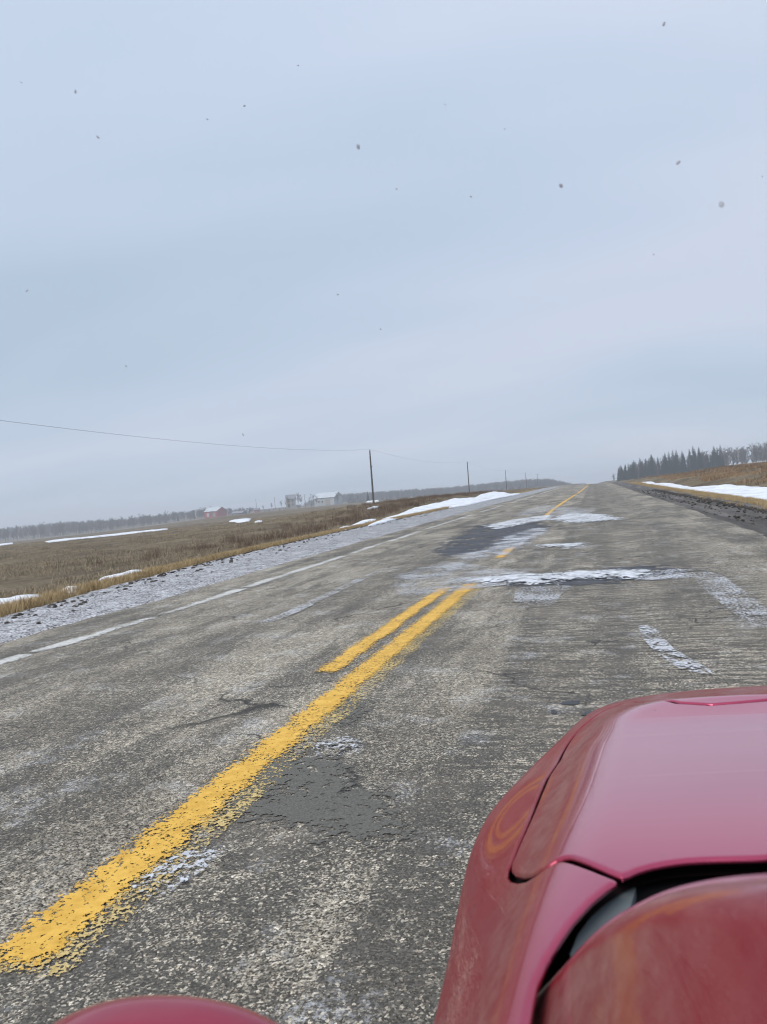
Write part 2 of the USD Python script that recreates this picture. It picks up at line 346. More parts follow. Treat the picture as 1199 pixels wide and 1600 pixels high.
mat('field', {'g': ('geometry', {}), 'n': ('noise_texture', {'scale': 0.35, 'detail': 8.0, 'roughness': 0.68}), 'mp': ('mapping', {'scale': (0.03, 0.10, 0.0)}), 'n2': ('noise_texture', {'scale': 1.0, 'detail': 5.0, 'roughness': 0.6}),
              'n3': ('noise_texture', {'scale': 5.0, 'detail': 6.0, 'roughness': 0.7}),
              'r': ('rgb_ramp', {'ramp': [(0.28, (0.085, 0.070, 0.050)), (0.45, (0.155, 0.126, 0.088)), (0.6, (0.215, 0.176, 0.120)), (0.78, (0.30, 0.25, 0.17))]}),
              'r2': ('rgb_ramp', {'ramp': [(0.3, (0.72, 0.70, 0.70)), (0.7, (1.25, 1.2, 1.1))]}), 'r3': ('rgb_ramp', {'ramp': [(0.35, (0.55, 0.55, 0.55)), (0.65, (1.25, 1.25, 1.25))]}),
              'm': ('mix_color', {'blend_type': 'multiply', 'fac': 1.0, 'use_clamp': False}), 'm2': ('mix_color', {'blend_type': 'multiply', 'fac': 0.8, 'use_clamp': False}),
              'b': ('bump', {'strength': 0.8, 'distance': 0.12}), 'p': ('principled_bsdf', {'roughness': 0.95, 'specular_ior_level': 0.1})},
    [('g.position', 'n.vector'), ('n.fac', 'r.fac'), ('g.position', 'mp.vector'), ('mp.vector', 'n2.vector'), ('n2.fac', 'r2.fac'), ('g.position', 'n3.vector'), ('n3.fac', 'r3.fac'), ('r.color', 'm.a'), ('r2.color', 'm.b'), ('m.result', 'm2.a'), ('r3.color', 'm2.b'),
     ('m2.result', 'p.base_color'), ('n3.fac', 'b.height'), ('b.normal', 'p.normal')])

mat('gravel', {'g': ('geometry', {}), 'v': ('voronoi_texture', {'scale': 52.0}), 's': ('separate_color', {}), 'n': ('noise_texture', {'scale': 2.5, 'detail': 6.0, 'roughness': 0.7}),
               'ad': ('math', {'math_type': 'multiply_add', 'value2': 1.1, 'value3': -0.62}), 'sum': ('math', {'math_type': 'add'}),
               'r': ('rgb_ramp', {'ramp': [(0.0, (0.04, 0.037, 0.033)), (0.2, (0.13, 0.12, 0.115)), (0.32, (0.30, 0.295, 0.30)), (0.55, (0.47, 0.468, 0.475)), (0.85, (0.70, 0.70, 0.725))]}),
               'b': ('bump', {'strength': 0.9, 'distance': 0.02}), 'p': ('principled_bsdf', {'roughness': 0.9, 'specular_ior_level': 0.2})},
    [('g.position', 'v.vector'), ('v.color', 's.color'), ('g.position', 'n.vector'), ('n.fac', 'ad.value1'), ('s.r', 'sum.value1'), ('ad.value', 'sum.value2'), ('sum.value', 'r.fac'), ('r.color', 'p.base_color'), ('s.r', 'b.height'), ('b.normal', 'p.normal')])

mat('mud', {'g': ('geometry', {}), 'mp': ('mapping', {'scale': (2.6, 0.14, 1.0)}), 'n': ('noise_texture', {'scale': 1.0, 'detail': 7.0, 'roughness': 0.6}), 'n2': ('noise_texture', {'scale': 9.0, 'detail': 6.0, 'roughness': 0.7}),
            'r': ('rgb_ramp', {'ramp': [(0.32, (0.055, 0.048, 0.043)), (0.5, (0.10, 0.09, 0.08)), (0.68, (0.19, 0.175, 0.16))]}), 'r2': ('rgb_ramp', {'ramp': [(0.3, (0.6, 0.6, 0.6)), (0.7, (1.3, 1.3, 1.3))]}),
            'm': ('mix_color', {'blend_type': 'multiply', 'fac': 1.0, 'use_clamp': False}), 'b': ('bump', {'strength': 0.9, 'distance': 0.05}), 'p': ('principled_bsdf', {'roughness': 0.8, 'specular_ior_level': 0.3})},
    [('g.position', 'mp.vector'), ('mp.vector', 'n.vector'), ('n.fac', 'r.fac'), ('g.position', 'n2.vector'), ('n2.fac', 'r2.fac'), ('r.color', 'm.a'), ('r2.color', 'm.b'), ('m.result', 'p.base_color'), ('n2.fac', 'b.height'), ('b.normal', 'p.normal')])

def leafy(name, c1, c2, scale=1.0):
    mat(name, {'oi': ('object_info', {}), 'g': ('geometry', {}), 'n': ('noise_texture', {'scale': scale, 'detail': 3.0}), 'ad': ('math', {'math_type': 'multiply_add', 'value2': 0.5}), 'r': ('rgb_ramp', {'ramp': [(0.3, c1), (0.8, c2)]}),
               'p': ('principled_bsdf', {'roughness': 0.85, 'specular_ior_level': 0.15})},
        [('g.position', 'n.vector'), ('oi.random', 'ad.value1'), ('n.fac', 'ad.value3'), ('ad.value', 'r.fac'), ('r.color', 'p.base_color')])
leafy('dry_grass', (0.13, 0.10, 0.065), (0.33, 0.265, 0.175), 0.5)
leafy('gold_grass', (0.27, 0.19, 0.095), (0.46, 0.34, 0.18), 2.0)
leafy('bank_grass', (0.15, 0.092, 0.050), (0.34, 0.225, 0.125), 0.35)
leafy('brush', (0.075, 0.05, 0.035), (0.17, 0.115, 0.075), 0.7)
leafy('bark', (0.085, 0.075, 0.068), (0.20, 0.185, 0.17), 0.5)
leafy('twigs', (0.075, 0.062, 0.055), (0.15, 0.125, 0.11), 0.5)
leafy('pale_bark', (0.25, 0.235, 0.21), (0.46, 0.44, 0.41), 0.5)
leafy('spruce', (0.016, 0.024, 0.017), (0.040, 0.052, 0.035), 0.6)
leafy('clod', (0.022, 0.019, 0.016), (0.075, 0.064, 0.055), 6.0)
leafy('pole_wood', (0.055, 0.05, 0.047), (0.115, 0.105, 0.095), 1.5)
plain('wire', (0.07, 0.07, 0.07), 0.6)
plain('ceramic', (0.35, 0.33, 0.30), 0.4)
plain('barn_red', (0.34, 0.05, 0.045), 0.7, scale=1.0)
plain('metal_roof', (0.50, 0.53, 0.55), 0.5, scale=0.5, var=0.1)
plain('white_wall', (0.42, 0.43, 0.43), 0.7, scale=0.5, var=0.1)
plain('beige_wall', (0.34, 0.31, 0.27), 0.7, scale=0.5, var=0.1)
plain('blue_wall', (0.10, 0.13, 0.17), 0.7, scale=0.5, var=0.1)
plain('grey_roof', (0.22, 0.22, 0.23), 0.7, scale=0.5, var=0.1)
plain('dark_glass', (0.03, 0.035, 0.04), 0.15)
plain('tank_white', (0.72, 0.73, 0.74), 0.4, scale=0.5, var=0.05)
plain('black_plastic', (0.009, 0.009, 0.010), 0.55, scale=30, spec=0.25)
plain('seam_black', (0.012, 0.006, 0.007), 0.9, spec=0.1)
plain('grey_plastic', (0.13, 0.15, 0.155), 0.45, scale=40, var=0.12)
plain('rubber', (0.018, 0.018, 0.019), 0.75, scale=20)
plain('alloy', (0.45, 0.45, 0.46), 0.35, metallic=0.9, scale=20, var=0.05)
plain('lamp_lens', (0.55, 0.56, 0.58), 0.08, scale=20, var=0.05)
plain('mirror_silver', (0.85, 0.86, 0.87), 0.02, metallic=1.0, var=0.01)
mat('flake', {'d': ('principled_bsdf', {'base_color': (0.52, 0.53, 0.55), 'roughness': 0.9, 'specular_ior_level': 0.1}), 'x': ('transparent_bsdf', {}), 'm': ('mix_closure', {'fac': 0.45})}, [('d.BSDF', 'm.closure1'), ('x.BSDF', 'm.closure2')], surface='m.closure')
mat('window_glass', {'fr': ('fresnel', {'IOR': 1.5}), 'tr': ('transparent_bsdf', {'color': (0.45, 0.48, 0.48)}), 'gl': ('glossy_bsdf', {'roughness': 0.01, 'color': (1, 1, 1)}), 'm': ('mix_closure', {})},
    [('fr.fac', 'm.fac'), ('tr.BSDF', 'm.closure1'), ('gl.BSDF', 'm.closure2')], surface='m.closure')

def car_paint():
    n = {'tc': ('geometry', {}), 'dv': ('attribute', {'attribute': 'dirt'}),
         'mp': ('mapping', {'scale': (1.0, 0.55, 1.0)}),
         'n1': ('noise_texture', {'scale': 42.0, 'detail': 8.0, 'roughness': 0.75, 'distortion': 0.1}), 'n2': ('noise_texture', {'scale': 130.0, 'detail': 4.0, 'roughness': 0.7}),
         'a': ('math', {'math_type': 'multiply_add', 'value2': 1.5, 'value3': -0.75}), 'b': ('math', {'math_type': 'multiply_add', 'value2': 0.5, 'value3': -0.25}),
         's': ('math', {'math_type': 'add'}), 's2': ('math', {'math_type': 'multiply_add', 'value3': 0.0}), 's3': ('math', {'math_type': 'add', 'use_clamp': True}),
         'lim': ('math', {'math_type': 'minimum', 'value2': 0.80}), 'sv': ('voronoi_texture', {'scale': 26.0}), 'sd': ('map_range', {'from_min': 0.10, 'from_max': 0.05, 'clamp': True}), 'sc': ('separate_color', {}), 'sg': ('math', {'math_type': 'greater_than', 'value2': 0.86}), 'sm': ('math', {'math_type': 'multiply'}), 'sm2': ('math', {'math_type': 'multiply', 'value2': 0.5}), 'smx': ('math', {'math_type': 'maximum'}),
         'damp': ('math', {'math_type': 'minimum', 'value2': 1.0}),
         'p': ('principled_bsdf', {'base_color': (0.47, 0.050, 0.115), 'metallic': 0.70, 'roughness': 0.14, 'specular_ior_level': 0.3, 'coat_weight': 0.75, 'coat_roughness': 0.03, 'coat_ior': 1.5}),
         'd': ('principled_bsdf', {'roughness': 0.8, 'specular_ior_level': 0.2, 'coat_weight': 0.35, 'coat_roughness': 0.25}),
         'dc': ('rgb_ramp', {'ramp': [(0.35, (0.13, 0.05, 0.045)), (0.7, (0.30, 0.20, 0.17))]}),
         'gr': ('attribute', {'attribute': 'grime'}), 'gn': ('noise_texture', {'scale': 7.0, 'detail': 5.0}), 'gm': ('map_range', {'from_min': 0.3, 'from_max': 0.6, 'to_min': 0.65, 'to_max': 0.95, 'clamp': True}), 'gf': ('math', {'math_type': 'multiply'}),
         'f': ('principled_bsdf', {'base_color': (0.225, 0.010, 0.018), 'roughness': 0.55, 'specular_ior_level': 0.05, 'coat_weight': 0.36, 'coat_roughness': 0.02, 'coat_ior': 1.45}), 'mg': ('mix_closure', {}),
         'mx': ('mix_closure', {})}
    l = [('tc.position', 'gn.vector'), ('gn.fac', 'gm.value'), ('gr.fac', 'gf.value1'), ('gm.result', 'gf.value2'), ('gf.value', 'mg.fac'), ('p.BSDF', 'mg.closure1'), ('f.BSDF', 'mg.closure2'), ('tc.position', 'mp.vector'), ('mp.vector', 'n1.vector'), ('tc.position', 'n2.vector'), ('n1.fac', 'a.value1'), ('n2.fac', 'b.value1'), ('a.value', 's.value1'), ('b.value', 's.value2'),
         ('s.value', 's2.value1'), ('dv.fac', 's2.value2'), ('s2.value', 's3.value1'), ('dv.fac', 's3.value2'), ('tc.position', 'sv.vector'), ('sv.distance', 'sd.value'), ('sv.color', 'sc.color'), ('sc.r', 'sg.value1'), ('sd.result', 'sm.value1'), ('sg.value', 'sm.value2'), ('sm.value', 'sm2.value1'), ('s3.value', 'smx.value1'), ('sm2.value', 'smx.value2'), ('smx.value', 'lim.value1'), ('n1.fac', 'dc.fac'), ('dc.color', 'd.base_color'),
         ('lim.value', 'mx.fac'), ('mg.closure', 'mx.closure1'), ('d.BSDF', 'mx.closure2')]
    mat('red_paint', n, l, surface='mx.closure')
car_paint()
mat('haze', {'v': ('principled_volume', {'color': (0.975, 0.985, 1.0), 'density': HAZE, 'anisotropy': 0.25})}, [], surface=None, volume='v.volume')

# ------------------------------------------------------------------ ground: one sheet to the horizon
_zr = PchipInterpolator([-400, -60, 0, 9, 14, 22, 31, 45, 62, 100, 140, 165, 190, 230, 300, 500, 900, 2600],
                        [-1.5, -0.1, 0, .02, .08, .17, .27, .39, .53, .88, 1.22, 1.36, 1.34, 1.0, 0.1, -2.2, -2.0, 0])
def zr(y):
    return _zr(y)

CTRL = []
for y in (-300, -60, -20, 0, 10, 18, 26, 36):
    z = float(zr(y))
    CTRL += [(-10, y, z - .32), (-13, y, z - .48), (-20, y, -.55 + z * .3), (8, y, z - .2), (12, y, z - .05 + .012 * max(y, 0))]
CTRL += [(-9.8, 45, .25), (-12, 50, .50), (-11, 60, .85), (-13, 62, .98), (-11, 85, 1.0), (-14, 80, 1.12), (-10, 110, 1.0), (-16, 110, 1.3),
         (-24, 100, 1.18), (-24, 70, .75), (-31, 90, .0), (-30, 70, -.2), (-24, 40, -.38), (-23, 28, -.55), (-40, 28, -.85), (-60, 60, -1.0), (-50, 20, -.9),
         (-35.3, 120, .64), (-35.3, 220, 1.5), (-35.3, 318, .8), (-35.3, 415, 1.2), (-35.3, 500, 1.8), (-20, 160, 1.35), (-20, 260, .9),
         (-67, 120, -.9), (-111, 200, -2.3), (-152, 200, -3.2), (-135, 400, .9), (-90, 400, 1.5), (-70, 200, .2), (-150, 100, -2.6), (-100, 20, -1.8), (-300, 100, -6),
         (-300, -300, -4), (-90, -200, -1.5), (-700, 400, -8), (-600, 800, -4), (-420, 620, -2.5), (-300, 620, 0), (-260, 900, 4), (-140, 900, 5), (-60, 900, 5), (-30, 700, 2.5), (0, 900, 2), (-700, 1500, 0), (0, 1500, 3), (600, 1500, 6), (-1500, 1500, 0), (-1500, 0, -6), (1500, 0, 4), (1500, 1500, 5), (0, 2500, 2), (1500, 2500, 2), (-1500, 2500, 0),
         (9.9, 45, .30), (7.5, 45, .25), (8, 60, .45), (13, 60, 1.2), (8, 90, .8), (14, 90, 1.75), (7.5, 120, 1.0), (11, 120, 1.3), (16.8, 120, 2.25), (22, 120, 2.4), (33, 150, 2.7), (24, 60, 1.9), (30, 60, 2.0), (26, 30, 1.1), (50, 30, 1.5), (60, 100, 2.6), (12, 165, 1.5), (18, 200, 1.7),
         (60, 200, 3.4), (88, 400, 4.8), (14, 400, 1.3), (45, 400, 2.9), (140, 400, 5.5), (200, 200, 5), (300, 500, 7), (80, 700, 4), (100, -100, 1.5), (300, -300, 3)]
for px_, py_ in ((-80, 857), (0, 848), (80, 840), (150, 834), (220, 824), (300, 814), (340, 807)):
    d_ = ray(px_, py_)
    for k_, dz_ in ((250, -.3), (330, 0.), (430, -1.0), (520, -2.5)):
        p_ = EYE + d_ * k_ / d_[1]
        CTRL.append((p_[0], p_[1], p_[2] + dz_))
CTRL = np.array(CTRL)
_rbf = RBFInterpolator(CTRL[:, :2], CTRL[:, 2], kernel='linear', smoothing=0.02)

def ground(x, y):
    x, y = np.broadcast_arrays(np.asarray(x, float), np.asarray(y, float))
    sh = x.shape
    x, y = x.ravel(), y.ravel()
    near = (np.abs(x) < 9000)
    z = _rbf(np.stack([x, y], 1))
    prof = np.interp(x, [-13, -10.4, -9, -6.2, 2.9, 4.7, 7.0], [-.42, -.20, -.06, 0, 0, -.06, -.24])
    w = np.where(x < 0, smoothstep(-9.4, -12.5, x), smoothstep(5.2, 8.2, x))
    z = (1 - w) * (zr(y) + prof) + w * z
    amp = np.where(x < 0, smoothstep(-9.2, -12.5, x), smoothstep(5.4, 8, x))
    p = np.stack([x, y, x * 0], 1)
    z = z + amp * (0.16 * (meshkit.fbm(p * 0.30, 3, 3) - .5) + 0.10 * (meshkit.noise(p * 1.3, 9) - .5))
    return z.reshape(sh)

def on_ground(px, py, far=3000):
    d = ray(px, py)
    t = np.concatenate([np.linspace(1.0, 60, 600), np.geomspace(60.1, far, 1800)])
    p = EYE + d * t[:, None]
    h = p[:, 2] - ground(p[:, 0], p[:, 1])
    k = np.nonzero(h < 0)[0]
    if len(k) == 0:
        return None
    k = k[0]
    f = h[k - 1] / (h[k - 1] - h[k]) if k else 0
    return p[k - 1] * (1 - f) + p[k] * f

def graded(lo, hi, core_lo, core_hi, step, ratio=1.09):
    c = list(np.arange(core_lo, core_hi + step / 2, step))
    s, x = step, c[-1]
    up = []
    while x < hi:
        s *= ratio; x += s; up.append(x)
    s, x = step, c[0]
    dn = []
    while x > lo:
        s *= ratio; x -= s; dn.append(x)
    return np.array(dn[::-1] + c + up)

gx = graded(-2000, 1800, -40, 26, 0.5, 1.07)
gy = graded(-350, 2600, -6, 130, 0.7, 1.06)
X, Y = np.meshgrid(gx, gy, indexing='ij')
Z = ground(X, Y)
Z = np.where((X > -7.4) & (X < 4.2), Z - 0.06, Z)
tag(put('ground', (np.stack([X, Y, Z], -1).reshape(-1, 3), grid_faces(len(gx), len(gy))), 'field', smooth=True), kind='structure')

# ------------------------------------------------------------------ road with its worn markings
def strip_mesh(x0, x1, ys, nx, bump=0.0, seed=0, edge=0.0, drop=0.0):
    ys = np.asarray(ys)
    u = np.linspace(0, 1, nx)
    U, Yy = np.meshgrid(u, ys, indexing='ij')
    wob = lambda s: edge * (meshkit.fbm(np.stack([ys * 0.9, ys * 0 + s, ys * 0], 1), 4, seed) - .5) * 2
    xa, xb = x0 + wob(1.3), x1 + wob(7.7)
    Xx = xa[None] * (1 - U) + xb[None] * U
    Zz = ground(Xx, Yy)
    if bump:
        P = np.stack([Xx, Yy, Xx * 0], -1)
        Zz = Zz + bump * (meshkit.fbm(P * 7.0, 3, seed) - .5)
    return Xx, Yy, Zz

road = UsdGeom.Xform.Define(stage, '/World/road').GetPrim()
tag(road, kind='structure')
ys = np.concatenate([np.arange(-40, 30, 0.35), np.arange(30, 330, 1.5)])
Xx, Yy, Zz = strip_mesh(-6.2, 2.9, ys, 64, 0, 4, 0.07)
P = np.stack([Xx, Yy, Xx * 0], -1)
def road_bump(x, y):
    p = np.stack([np.asarray(x, float) * 1.0, np.asarray(y, float) * 0.55, np.zeros(np.shape(x))], -1)
    return 0.022 * (meshkit.fbm(p, 3, 11) - .5)
Zz = Zz + road_bump(Xx, Yy)
V, F, _ = skirt(np.stack([Xx, Yy, Zz], -1).reshape(-1, 3), grid_faces(*Xx.shape), 0.12, (0, 0, -1))
put('asphalt', (V, F), 'asphalt', road, smooth=True)

def sheet(poly, res, lift, mat_name, name, parent, margin=0.0, thick=None, attr=True, base='road', label=None, maxn=140):
    """A sheet over the ground inside a plan outline; e = distance inside the outline."""
    pg = Polygon(poly).buffer(0)
    if pg.geom_type != 'Polygon':
        pg = max(pg.geoms, key=lambda q: q.area)
    big = pg.buffer(margin) if margin else pg
    x0, y0, x1, y1 = big.bounds
    nx, ny = int(np.clip((x1 - x0) / res, 6, maxn)), int(np.clip((y1 - y0) / res, 6, maxn))
    gx_, gy_ = np.linspace(x0 - .01, x1 + .01, nx + 1), np.linspace(y0 - .01, y1 + .01, ny + 1)
    A_, B_ = np.meshgrid(gx_, gy_, indexing='ij')
    pts = shapely.points(A_.ravel(), B_.ravel())
    def sd(g):
        d = shapely.distance(g.exterior, pts)
        return np.where(shapely.contains(g, pts), d, -d)
    e = sd(pg)
    s = e + margin if margin else e
    z = ground(A_.ravel(), B_.ravel()) + lift
    if base == 'road':
        z = z + road_bump(A_.ravel(), B_.ravel())
    if thick is not None:
        tk, wd = thick
        q = np.clip(np.maximum(e, 0) / wd, 0, 1)
        pn = np.stack([A_.ravel(), B_.ravel(), A_.ravel() * 0], 1)
        z = z + tk * np.sqrt(1 - (1 - q) ** 2) * (0.75 + 0.5 * meshkit.fbm(pn * 0.7, 3, 5))
    V, F, A = clip(np.stack([A_.ravel(), B_.ravel(), z], 1), grid_faces(nx + 1, ny + 1), s, e[:, None])
    if thick is not None:
        V, F, A = skirt(V, F, 0.25, (0, 0, -1), A)
    p = put(name, (V, F), mat_name, parent, smooth=True, attrs={'e': A[:, 0]} if attr else None)
    if label:
        tag(p, label=label)
    return p

def world(pts):
    return np.array([on_ground(*p)[:2] for p in pts])

def blob(cx, cy, rx, ry, seed, n=28, rough=0.3):
    t = np.linspace(0, 2 * np.pi, n, endpoint=False)
    k = 1 + rough * (meshkit.fbm(np.stack([np.cos(t) * 1.3 + seed * 3.1, np.sin(t) * 1.3, t * 0], 1), 3, seed) - .5) * 2
    return np.stack([cx + rx * k * np.cos(t), cy + ry * k * np.sin(t)], 1)

# lanes and patches, in pixels of the photograph thrown on to the road
def outline_patch(pts, matn, name, lift, res=0.03, margin=0.15, label=None, parent=road, maxn=140):
    return sheet(world(pts), res, lift, matn, name, parent, margin, label=label, maxn=maxn)

def ribbon(points, width, matn, name, lift, label=None, parent=road, margin=0.08, res=0.03, smooth_n=60):
    w = np.asarray(points, float)
    return sheet(np.array(LineString(w).buffer(width / 2, cap_style='flat').exterior.coords)[:-1], res, lift, matn, name, parent, margin, label=label, maxn=420)

def ypx(y):
    return np.interp(y, [0, 20, 34, 45, 75, 128, 200], [-1.66, -1.66, -1.75, -1.65, -1.30, -1.0, -1.0])
def yline(y0, y1, dx, w, label=None):
    yy = np.linspace(y0, y1, 30)
    if y0 < 10 and dx == 0:
        ribbon(np.stack([ypx(yy) + .075, yy], 1), .17, 'faded_yellow_paint', 'worn_paint', 0.006, None, margin=0.06, res=0.03)
    return ribbon(np.stack([ypx(yy) + dx, yy], 1), w, 'yellow_paint', 'yellow_line', 0.008, label, margin=0.06, res=0.03)
yline(-12, 1.40, 0.0, 0.15)
yline(1.72, 9.9, 0.0, 0.165, 'long worn yellow centre line, the right hand one of the pair')
yline(5.12, 9.6, -0.295, 0.15, 'short yellow line starting left of the long one')
yline(13.1, 15.1, 0.0, 0.14, 'faded stub of yellow line between the snow strips')
yline(25, 62, 0.0, 0.15)
yline(64, 190, 0.0, 0.15)
for y0, y1 in ((-9, 5.9), (6.1, 10.4), (10.7, 15.2), (15.9, 22.5), (23.4, 33), (36, 45), (49, 70), (75, 120)):
    yy = np.linspace(y0, y1, 20)
    ribbon(np.stack([-5.25 + 0.03 * np.sin(yy), yy], 1), 0.13, 'white_paint', 'edge_line', 0.006, margin=0.06, res=0.05)

outline_patch([(395, 1190), (470, 1172), (535, 1195), (555, 1225), (600, 1250), (622, 1300), (560, 1300), (480, 1290), (350, 1262)], 'tar_patch', 'tar_patch', 0.004, label='smooth grey patch of tar beside the yellow line')
outline_patch([(520, 1098), (555, 1092), (565, 1110), (540, 1130), (515, 1125)], 'tar_patch', 'tar_patch', 0.004)
outline_patch([(710, 845), (745, 822), (820, 815), (850, 822), (835, 838), (800, 850), (770, 862), (700, 868), (690, 860)], 'wet_tar', 'tar_patch', 0.004, 0.12, 0.5, 'dark broken tar patch across the left lane')
outline_patch([(740, 905), (800, 912), (870, 915), (960, 909), (1060, 897), (1060, 888), (960, 889), (880, 902), (800, 905)], 'wet_tar', 'tar_patch', 0.0045, 0.06, 0.5, 'dark edge of pothole under the snow strip')
outline_patch([(860, 1096), (905, 1090), (932, 1105), (915, 1116), (868, 1114)], 'wet_tar', 'tar_patch', 0.0045, 0.03, 0.02, 'dark pothole filled with tar near the hood')

# thin snow and frost lying on the road: each a thing of its own
def road_snow(pts, label, matn='road_snow', res=0.05, margin=0.2, lift=0.012):
    p = sheet(world(pts), res, lift, matn, 'snow_patch', None, margin, thick=(.014, .25) if matn == 'road_snow' else None)
    return tag(p, label, 'snow patch', 'thin snow lying on the road')
road_snow([(735, 905), (800, 900), (880, 897), (960, 893), (1005, 894), (985, 903), (900, 908), (840, 914), (760, 911)], 'long white strip of packed snow across the lane in front of the red car')
road_snow([(1010, 897), (1060, 893), (1065, 903), (1015, 905)], 'thin broken snow crust right of the long white strip', 'frost')
road_snow([(640, 900), (700, 880), (780, 893), (830, 905), (700, 925), (640, 930)], 'frosty crust around the gap in the yellow lines', 'salt', margin=0.3)
road_snow([(860, 812), (890, 802), (940, 804), (972, 812), (930, 816), (890, 817)], 'bright tongue shaped snow patch right of the centre line')
road_snow([(760, 822), (800, 813), (860, 805), (862, 811), (820, 818), (780, 826)], 'narrow snow streak above the dark tar patch')
road_snow([(838, 852), (905, 850), (900, 855), (845, 856)], 'small thin snow bar in the right lane beyond the yellow stub')
road_snow([(715, 868), (770, 858), (800, 838), (840, 825), (850, 830), (815, 850), (780, 868), (730, 876)], 'broken snow along the right side of the dark tar patch', 'frost', margin=0.4)
road_snow([(808, 805), (850, 790), (870, 793), (835, 806)], 'faint frosty patch in the left lane far up the road', 'salt', margin=0.4)
road_snow([(862, 800), (880, 793), (925, 795), (920, 801), (870, 806)], 'frosty stain across the far centre line', 'salt', margin=0.4)
road_snow([(1006, 980), (1016, 984), (1044, 1016), (1080, 1038), (1104, 1054), (1070, 1046), (1036, 1024), (1014, 1000)], 'ragged white crack filled with snow ahead of the red hood', 'frost', 0.03, 0.04)
road_snow([(1098, 897), (1116, 903), (1156, 936), (1199, 970), (1199, 980), (1146, 942), (1108, 912)], 'broken white snow trail near the right picture edge', 'salt', 0.05, 0.12)
road_snow([(822, 920), (880, 918), (860, 930), (850, 945), (820, 940)], 'pale salt crust just below the long snow strip', 'salt', 0.04, 0.12)
road_snow([(232, 1385), (262, 1360), (300, 1342), (325, 1340), (300, 1362), (250, 1395)], 'small frosty patch right of the yellow line near the camera', 'frost', 0.02, 0.05)
road_snow([(505, 1168), (535, 1158), (555, 1166), (545, 1180), (510, 1182)], 'small white salt patch at the tip of the tar patch', 'salt', 0.02, 0.05)
tag(ribbon(world([(420, 972), (460, 957), (500, 936), (540, 917), (590, 894)]), 0.05, 'salt', 'snow_patch', 0.012, None, None, .06, .03), 'thin pale salt line in the middle of the left lane', 'snow patch', 'thin snow lying on the road')

# shoulders
def grass_x(y):
    return np.interp(y, [-40, 0, 8.6, 11.4, 15.6, 23, 60, 120, 330], [-7.6, -7.6, -8.1, -8.62, -9.05, -9.75, -9.7, -9.2, -9.0])
ys = np.concatenate([np.arange(0, 40, 0.11), np.arange(40, 320, 1.5)])
Xx, Yy, Zz = strip_mesh(grass_x(ys) - .25, -6.05, ys, 44, 0.03, 21, 0.12)
U = np.linspace(0, 1, Xx.shape[0])[:, None]
Zz = Zz + 0.012 - 0.05 * smoothstep(0.92, 1.0, U) - 0.03 * smoothstep(0.10, 0.0, U)
V, F, _ = skirt(np.stack([Xx, Yy, Zz], -1).reshape(-1, 3), grid_faces(*Xx.shape), 0.15, (0, 0, -1))
tag(put('gravel_shoulder', (V, F), 'gravel', smooth=True), kind='structure')
Xx, Yy, Zz = strip_mesh(2.78, 4.95, np.concatenate([np.arange(0, 45, 0.13), np.arange(45, 320, 1.5)]), 48, 0.05, 33, 0.16)
rut = np.exp(-((Xx - 3.35) / 0.13) ** 2) * 0.05 + np.exp(-((Xx - 3.95) / 0.12) ** 2) * 0.045
U = np.linspace(0, 1, Xx.shape[0])[:, None]
Zz = Zz + 0.012 - rut - 0.05 * smoothstep(0.05, 0.0, U) + 0.06 * smoothstep(0.7, 0.85, U) * smoothstep(1.0, 0.9, U)
V, F, _ = skirt(np.stack([Xx, Yy, Zz], -1).reshape(-1, 3), grid_faces(*Xx.shape), 0.15, (0, 0, -1))
tag(put('muddy_shoulder', (V, F), 'mud', smooth=True), kind='structure')

# ------------------------------------------------------------------ snow drifts in the ditches and fields
SNOW = []
def drift(pts, label, tk=0.15, wd=0.5, res=0.12, pix=True, group=None):
    w = world(pts) if pix else np.asarray(pts, float)
    SNOW.append(Polygon(w).buffer(.12))
    p = sheet(w, res, 0.0, 'snow', 'snow_drift', None, 0.0, (tk, wd), attr=False, base='ground')
    return tag(p, label, 'snow drift', group)
drift([(-40, 958), (-40, 948), (0, 940), (40, 938), (78, 939), (60, 945), (0, 952)], 'smooth snow drift behind the golden grass at the left picture edge', .16, .5, .06)
drift([(86, 933), (92, 927), (110, 925), (134, 924), (125, 930), (105, 934)], 'small low snow heap between the two drifts left of the road', .14, .35, .05)
drift([(150, 912), (155, 906), (182, 901), (208, 895), (230, 893), (236, 896), (215, 903), (185, 909)], 'rounded snow mound behind the golden grass, second from the left', .12, .5, .06)
drift([(268, 886), (300, 878), (322, 873), (320, 878), (290, 885)], 'thin line of snow behind the golden grass left of the road', .08, .25, .08)
drift([(572, 825), (603, 817), (635, 808), (683, 797), (730, 790), (778, 779), (814, 772), (790, 770), (762, 771), (743, 778), (698, 783), (667, 790), (635, 799), (619, 806), (597, 812)], 'long bright snow bank along the left roadside towards the crest', .16, .7, .22)
drift([(548, 822), (568, 815), (588, 811), (586, 814), (570, 819), (552, 825)], 'low snow strip in the ditch below the left brown bank', .10, .4, .12)
drift([(527, 828), (545, 823), (556, 824), (540, 830)], 'snow remnant in the ditch near the start of the long bank', .10, .4, .10)
drift([(1300, 797), (1199, 783), (1130, 775), (1060, 766), (1012, 758), (998, 754), (1020, 753), (1060, 758), (1100, 761), (1150, 759), (1199, 763), (1300, 768)], 'wide snow strip in the ditch on the right of the road', .14, .8, .3)
drift([(0, 853), (20, 850), (20, 848), (0, 850)], 'short snow line at the left edge of the far field', .12, .6, .6)
drift([(70, 846.5), (160, 837), (262, 826.5), (262, 827.5), (165, 838.2), (75, 848)], 'long thin snow line across the brown field', .15, .6, .8)
drift([(358, 815), (372, 811), (393, 811), (390, 815), (370, 817)], 'small snow spot in the field below the red barn', .2, .8, .5)
